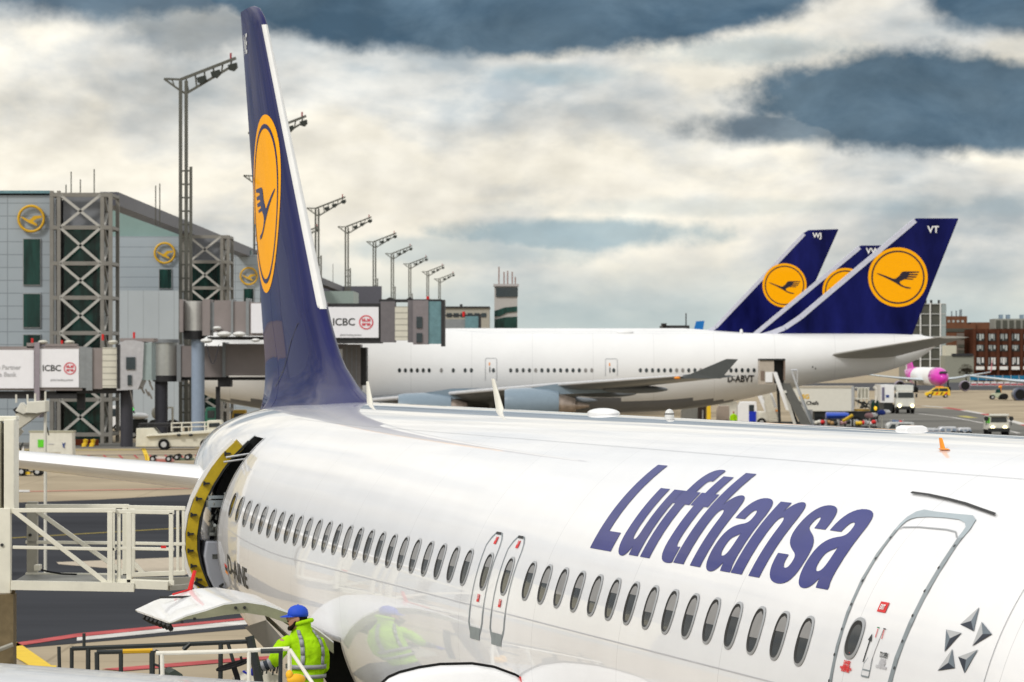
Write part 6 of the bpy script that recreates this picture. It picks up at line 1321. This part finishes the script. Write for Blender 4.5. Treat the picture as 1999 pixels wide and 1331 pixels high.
for lx in (-2.6, 2.4):
    for ly in (-.8, .8): wheel(BL, lx, ly, .4, .28)
MB().box(lp(567, 1320, YA)[0]-.02, lp(582, 1320, YA)[0]+.05, -2.6+.0, -2.5, 3.0, 3.1)
yb = Vector(lp(578, 1326, YA-.1)); MB().ell(tuple(yb), (.10, .06, .06), 12, 8).ell(tuple(yb+Vector((-.07, 0, .05))), (.04, .05, .05), 10, 6).build('yellow_beacon', mat('beacon_yellow', (.85, .45, .02), .5), BL, smooth='all')

# ============================================================ worker
Wp = Fr(590, 38.2); WKX = Wp.X
WK = thing('person', 'worker in lime hi-vis jacket and blue cap reaching to the loader controls', 'person', (WKX*1.073, 41.0, -.476))
WK.scale = (1.073, 1.073, 1.073)
def wp(px, py, dy=0): return Vector(((px-CX)/F*(38.2+dy)-WKX, dy, H-(py-HY)/F*(38.2+dy)))
def oval(c_, rx, ry, n=20, ax=None, up=None):
    """ring around c_; ax = width axis, up = depth axis"""
    ax = ax or Vector((1, 0, 0)); up = up or Vector((0, 1, 0))
    return [tuple(c_+ax*rx*cos(2*pi*k/n)+up*ry*sin(2*pi*k/n)) for k in range(n)]
def limb(b, pts, rs, n=14):
    R_ = []; m = len(pts)
    for i in range(m):
        d = (pts[min(m-1, i+1)]-pts[max(0, i-1)]).normalized(); a = d.cross(Vector((0, 1, 0)));
        if a.length < .2: a = d.cross(Vector((1, 0, 0)))
        a.normalize(); c_ = d.cross(a); r = rs[i]; r = r if isinstance(r, tuple) else (r, r)
        R_.append([tuple(pts[i]+a*r[0]*cos(2*pi*k/n)+c_*r[1]*sin(2*pi*k/n)) for k in range(n)])
    return b.loft(R_)
def remesh(o, vox, sm=6):
    m = o.modifiers.new('remesh', 'REMESH'); m.mode = 'VOXEL'; m.voxel_size = vox; m.use_smooth_shade = True
    s_ = o.modifiers.new('smooth', 'SMOOTH'); s_.iterations = sm; s_.factor = .5
HC = wp(580, 1206)                      # head centre
neck0, neck1 = wp(588, 1232, .02), wp(585, 1214)
shL, shR = wp(556, 1250, -.02), wp(622, 1247, .10)
elL, wrL = wp(534, 1288, -.05), wp(504, 1305, -.04)
elR, wrR = wp(630, 1300, .12), wp(610, 1326, .30)
hipc = wp(597, 1345, .06)
b = MB()
# body: torso, neck, head, arms, legs, all in one surface
limb(b, [hipc+Vector((0, 0, -.12)), hipc, wp(596, 1300, .06), wp(593, 1262, .05), wp(590, 1240, .04)], [(.16, .12), (.17, .12), (.15, .11), (.19, .12), (.12, .09)])
limb(b, [neck0-Vector((0, 0, .03)), neck1], [.065, .06])
head = []
for q, (dz, rx, ry, dx) in enumerate(((-.12, .03, .03, -.035), (-.105, .05, .045, -.03), (-.07, .07, .06, -.015), (-.03, .085, .072, -.004), (.02, .094, .078, 0), (.06, .094, .077, .004), (.095, .075, .062, .006), (.118, .035, .03, .006))):
    head.append(oval(HC+Vector((dx, 0, dz)), rx, ry, 20))
b.loft(head)
nz = HC+Vector((-.094, -.005, -.012)); limb(b, [nz+Vector((.012, 0, .04)), nz+Vector((-.012, 0, .005)), nz+Vector((.008, 0, -.02))], [.010, .015, .008], 8)   # nose
limb(b, [HC+Vector((-.085, -.02, -.052)), HC+Vector((-.085, .02, -.052))], [.012, .012], 8)       # lips
b.ell(tuple(HC+Vector((.012, -.076, -.008))), (.020, .014, .033), 10, 8)                          # ear
limb(b, [shL, elL, wrL], [.055, .045, .03]); limb(b, [shR, elR, wrR], [.055, .045, .03])
for sg in (-1, 1):
    hp = hipc+Vector((sg*.09, 0, -.06)); kn = Vector((hp.x+sg*.02, hp.y-.02, 2.60)); an = Vector((hp.x+sg*.03, hp.y+.04, 2.19))
    limb(b, [hp, kn, an], [.085, .06, .04]); limb(b, [an+Vector((0, -.04, -.05)), an+Vector((-.03, .12, -.06))], [.04, .035])
def hand(b, w_, d, side):
    d = d.normalized(); n = d.cross(Vector((0, 1, 0))).normalized(); o = d.cross(n).normalized(); pc = w_+d*.05
    limb(b, [w_, pc, w_+d*.095], [(.026, .02), (.036, .017), (.038, .015)], 10)
    for k, (sp_, l) in enumerate(((-.028, .065), (-.010, .075), (.010, .07), (.027, .055))):
        f0 = w_+d*.09+o*sp_; f1 = f0+d*l*.5-n*.008*side; f2 = f1+d*l*.3-n*.03*side; f3 = f2-n*.02*side+d*.004; limb(b, [f0, f1, f2, f3], [.0095, .009, .008, .006], 8)
    t0 = w_+d*.03+o*-.03; limb(b, [t0, t0+d*.03-o*.025, t0+d*.06-o*.03-n*.015*side], [.011, .010, .008], 8)
body = b.build('body', SKIN, WK, recalc=True); remesh(body, .0085, 3)
for w_, e_, s_ in ((wrL, elL, 1), (wrR, elR, -1)):
    b = MB(); hand(b, w_, w_-e_ if s_ > 0 else Vector((-.6, .7, -.1)), s_); o = b.build('gloved_hand', GLOVE, WK); remesh(o, .004, 2)
# trousers
b = MB(); limb(b, [hipc+Vector((0, 0, .02)), hipc+Vector((0, 0, -.14))], [(.185, .135), (.18, .135)])
for sg in (-1, 1):
    hp = hipc+Vector((sg*.09, 0, -.06)); kn = Vector((hp.x+sg*.02, hp.y-.02, 2.60)); an = Vector((hp.x+sg*.03, hp.y+.04, 2.17)); limb(b, [hp, kn, an], [.10, .08, .07])
o = b.build('trousers', NAVY, WK); remesh(o, .012, 5)
b = MB()
for sg in (-1, 1): an = Vector((hipc.x+sg*.12, hipc.y+.04, 2.15)); limb(b, [an+Vector((0, -.08, 0)), an+Vector((-.02, .02, .02)), an+Vector((-.06, .18, -.015))], [.045, .055, .042])
o = b.build('boots', BLACK, WK); remesh(o, .01, 4)
# jacket, oval rings following the outline in the photograph
def row(px0, px1, py, dy, dep): a, c_ = wp(px0, py, dy), wp(px1, py, dy); return oval((a+c_)/2, (c_-a).length/2, dep, 26)
b = MB(); b.loft([row(562, 631, 1345, .06, .15), row(562, 632, 1322, .06, .155), row(561, 633, 1300, .06, .16), row(562, 634, 1280, .06, .165), row(560, 635, 1262, .05, .16), row(562, 630, 1248, .045, .15), row(567, 617, 1236, .04, .125), row(572, 608, 1226, .03, .10), row(572, 607, 1217, .02, .088), row(575, 606, 1209, .02, .075)])
limb(b, [wp(568, 1250, .02), wp(552, 1262, -.02), wp(541, 1278, -.05), wp(536, 1290, -.06), wp(530, 1297, -.06)], [.075, .085, .08, .07, .055])
limb(b, [wp(618, 1250, .06), wp(628, 1272, .1), wp(631, 1300, .13), wp(616, 1322, .26)], [.075, .078, .068, .052])
jk = b.build('jacket', HIVIS, WK); remesh(jk, .010, 5)
tx_ = bpy.data.textures.new('folds', 'CLOUDS'); tx_.noise_scale = .09; tx_.noise_depth = 2
d_ = jk.modifiers.new('folds', 'DISPLACE'); d_.texture = tx_; d_.strength = .022; d_.mid_level = .5; d_.texture_coords = 'LOCAL'
b = MB(); limb(b, [wp(536, 1292, -.06), wp(524, 1297, -.055), wp(512, 1301, -.05), wp(503, 1305, -.045)], [.060, .052, .045, .036]); cf = b.build('sleeve_cuff', NAVY, WK); remesh(cf, .008, 3)
b = MB(); limb(b, [wp(531, 1294, -.06), wp(525, 1296.5, -.057)], [.0625, .059], 20); limb(b, [wp(517, 1299, -.052), wp(511, 1301.5, -.05)], [.055, .052], 20); b.build('sleeve_tape', REFL, WK, smooth=True)
b = MB()
for y0, y1 in ((1296, 1304), (1315, 1322)):
    R_ = []
    for yy in (y0, y1): a, c_ = wp(560.5, yy, .06), wp(633.5, yy, .06); R_.append(oval((a+c_)/2, (c_-a).length/2+.012, .176, 30))
    b.loft(R_, cap=False)
def brace(xs):
    # vertical tape on the back: sits just behind the jacket surface
    L_ = []
    for px, py, wpx in xs:
        prof = {1230: (.03, .112), 1240: (.04, .14), 1248: (.045, .158), 1262: (.05, .172), 1280: (.06, .178), 1300: (.06, .172)}
        cx_ = (562+634)/2; half = {1230: 22, 1240: 29, 1248: 34, 1262: 37.5, 1280: 36.5, 1300: 36.5}[py]
        cxx = {1230: 590, 1240: 592, 1248: 596, 1262: 597.5, 1280: 598, 1300: 597}[py]
        q = [];
        for s_ in (-.5, .5):
            X_ = px+s_*wpx; u_ = max(-.97, min(.97, (X_-cxx)/half)); dy, dep = prof[py]; q.append(tuple(wp(X_, py, dy-dep*math.sqrt(1-u_*u_))))
        L_.append(q)
    for (a, c_), (d, e_) in zip(L_, L_[1:]): b.add([a, c_, e_, d], [(0, 1, 2, 3)])
brace([(582, 1230, 6), (585, 1240, 7.5), (588, 1248, 8), (590, 1262, 8), (591, 1280, 8), (590, 1300, 8)])
brace([(611, 1230, 4), (618, 1240, 4), (624, 1248, 5), (629, 1262, 5), (631, 1280, 5), (630, 1300, 5)])
o = b.build('reflective_tape', REFL, WK, smooth='all'); sf = o.modifiers.new('thick', 'SOLIDIFY'); sf.thickness = .006; sf.offset = 1
# collar roll
b = MB(); R_ = []
for k in range(18):
    a = 2*pi*k/18; c_ = wp(590, 1216, .015)+Vector((.098*cos(a), .085*sin(a), .020*cos(a)+.01)); R_.append(c_)
limb(b, R_+[R_[0]], [.024]*19, 10); o = b.build('collar', HIVIS, WK); remesh(o, .008, 3)
# hair, beard, cap
b = MB(); b.loft([oval(HC+Vector((.022, 0, dz)), rx, ry, 20) for dz, rx, ry in ((-.068, .055, .060), (-.03, .078, .078), (.02, .083, .083), (.05, .08, .08))]); b.build('hair', HAIR, WK, smooth='all')
b = MB(); limb(b, [HC+Vector((-.01, -.07, -.03)), HC+Vector((-.035, -.064, -.075)), HC+Vector((-.065, -.03, -.108)), HC+Vector((-.075, 0, -.108)), HC+Vector((-.065, .03, -.108)), HC+Vector((-.03, .066, -.075))], [.010, .018, .026, .028, .026, .018], 10); limb(b, [HC+Vector((-.088, -.025, -.036)), HC+Vector((-.097, 0, -.034)), HC+Vector((-.088, .025, -.036))], [.007, .009, .007], 8); o = b.build('beard', HAIR, WK); remesh(o, .005, 2)
for sg in (-1, 1): MB().ell(tuple(HC+Vector((-.077, sg*.033, .006))), (.013, .014, .010), 10, 8).build('eye', mat('eye_white', (.5, .48, .45), .2), WK, smooth='all')
MB().tube(tuple(HC+Vector((-.082, -.052, .027))), tuple(HC+Vector((-.09, -.02, .03))), .006, 6).build('eyebrow', HAIR, WK)
b = MB(); b.loft([oval(HC+Vector((.008, 0, dz)), rx, ry, 24) for dz, rx, ry in ((.015, .106, .092), (.05, .108, .094), (.085, .099, .085), (.112, .075, .064), (.128, .042, .036), (.133, .012, .01))])
cp = b.build('cap', CAPB, WK, smooth='all')
pk = []
for q in range(9):
    a = pi/2+pi*q/8; pk.append((HC+Vector((.0, 0, .028))+Vector((.100*cos(a), .082*sin(a), 0)), HC+Vector((-.085 if 0 else -.03, 0, .012))+Vector((.145*cos(a)*1.0, .085*sin(a), -.006*abs(cos(a))))))
b = MB().loft([[tuple(a) for a, c_ in pk]+[tuple(c_) for a, c_ in pk[::-1]], [tuple(a+Vector((0, 0, .006))) for a, c_ in pk]+[tuple(c_+Vector((0, 0, .006))) for a, c_ in pk[::-1]]]); b.build('cap_peak', CAPB, cp)
MB().ell(tuple(HC+Vector((.008, 0, .135))), (.009, .009, .006), 8, 5).build('cap_button', CAPB, cp)
# workers far off
def farworker(px, py, Y, label):
    f_ = Fr(px, Y); t = thing('person', label, 'person', f_.loc()); b = MB(); V = Vector
    limb(b, [V((0, 0, .85)), V((0, 0, 1.1)), V((0, 0, 1.4)), V((0, 0, 1.5)), V((0, 0, 1.55))], [(.15, .11), (.15, .1), (.2, .12), (.08, .07), (.055, .055)]); b.ell((0, 0, 1.65), (.085, .1, .12), 10, 8)
    for sg in (-1, 1): limb(b, [V((sg*.2, 0, 1.4)), V((sg*.27, -.03, 1.12)), V((sg*.25, -.15, .88))], [.055, .045, .035]); limb(b, [V((sg*.09, 0, .88)), V((sg*.11, 0, .48)), V((sg*.12, 0, .05))], [.085, .06, .045])
    o = b.build('body', SKIN, t); remesh(o, .02, 2)
    b = MB(); limb(b, [V((0, 0, .8)), V((0, 0, 1.1)), V((0, 0, 1.42)), V((0, 0, 1.52))], [(.19, .14), (.19, .13), (.24, .14), (.1, .09)]); limb(b, [V((.2, 0, 1.4)), V((.28, -.03, 1.12)), V((.26, -.14, .92))], [.08, .07, .055]); limb(b, [V((-.2, 0, 1.4)), V((-.28, -.03, 1.12)), V((-.26, -.14, .92))], [.08, .07, .055]); o = b.build('jacket', HIVIS, t); remesh(o, .025, 2)
    b = MB(); [limb(b, [V((sg*.09, 0, .9)), V((sg*.11, 0, .48)), V((sg*.12, 0, .08))], [.11, .09, .075]) for sg in (-1, 1)]; b.build('trousers', NAVY, t)
farworker(1432, 820, 330, 'distant worker in green hi-vis jacket standing under the wide-body tail')
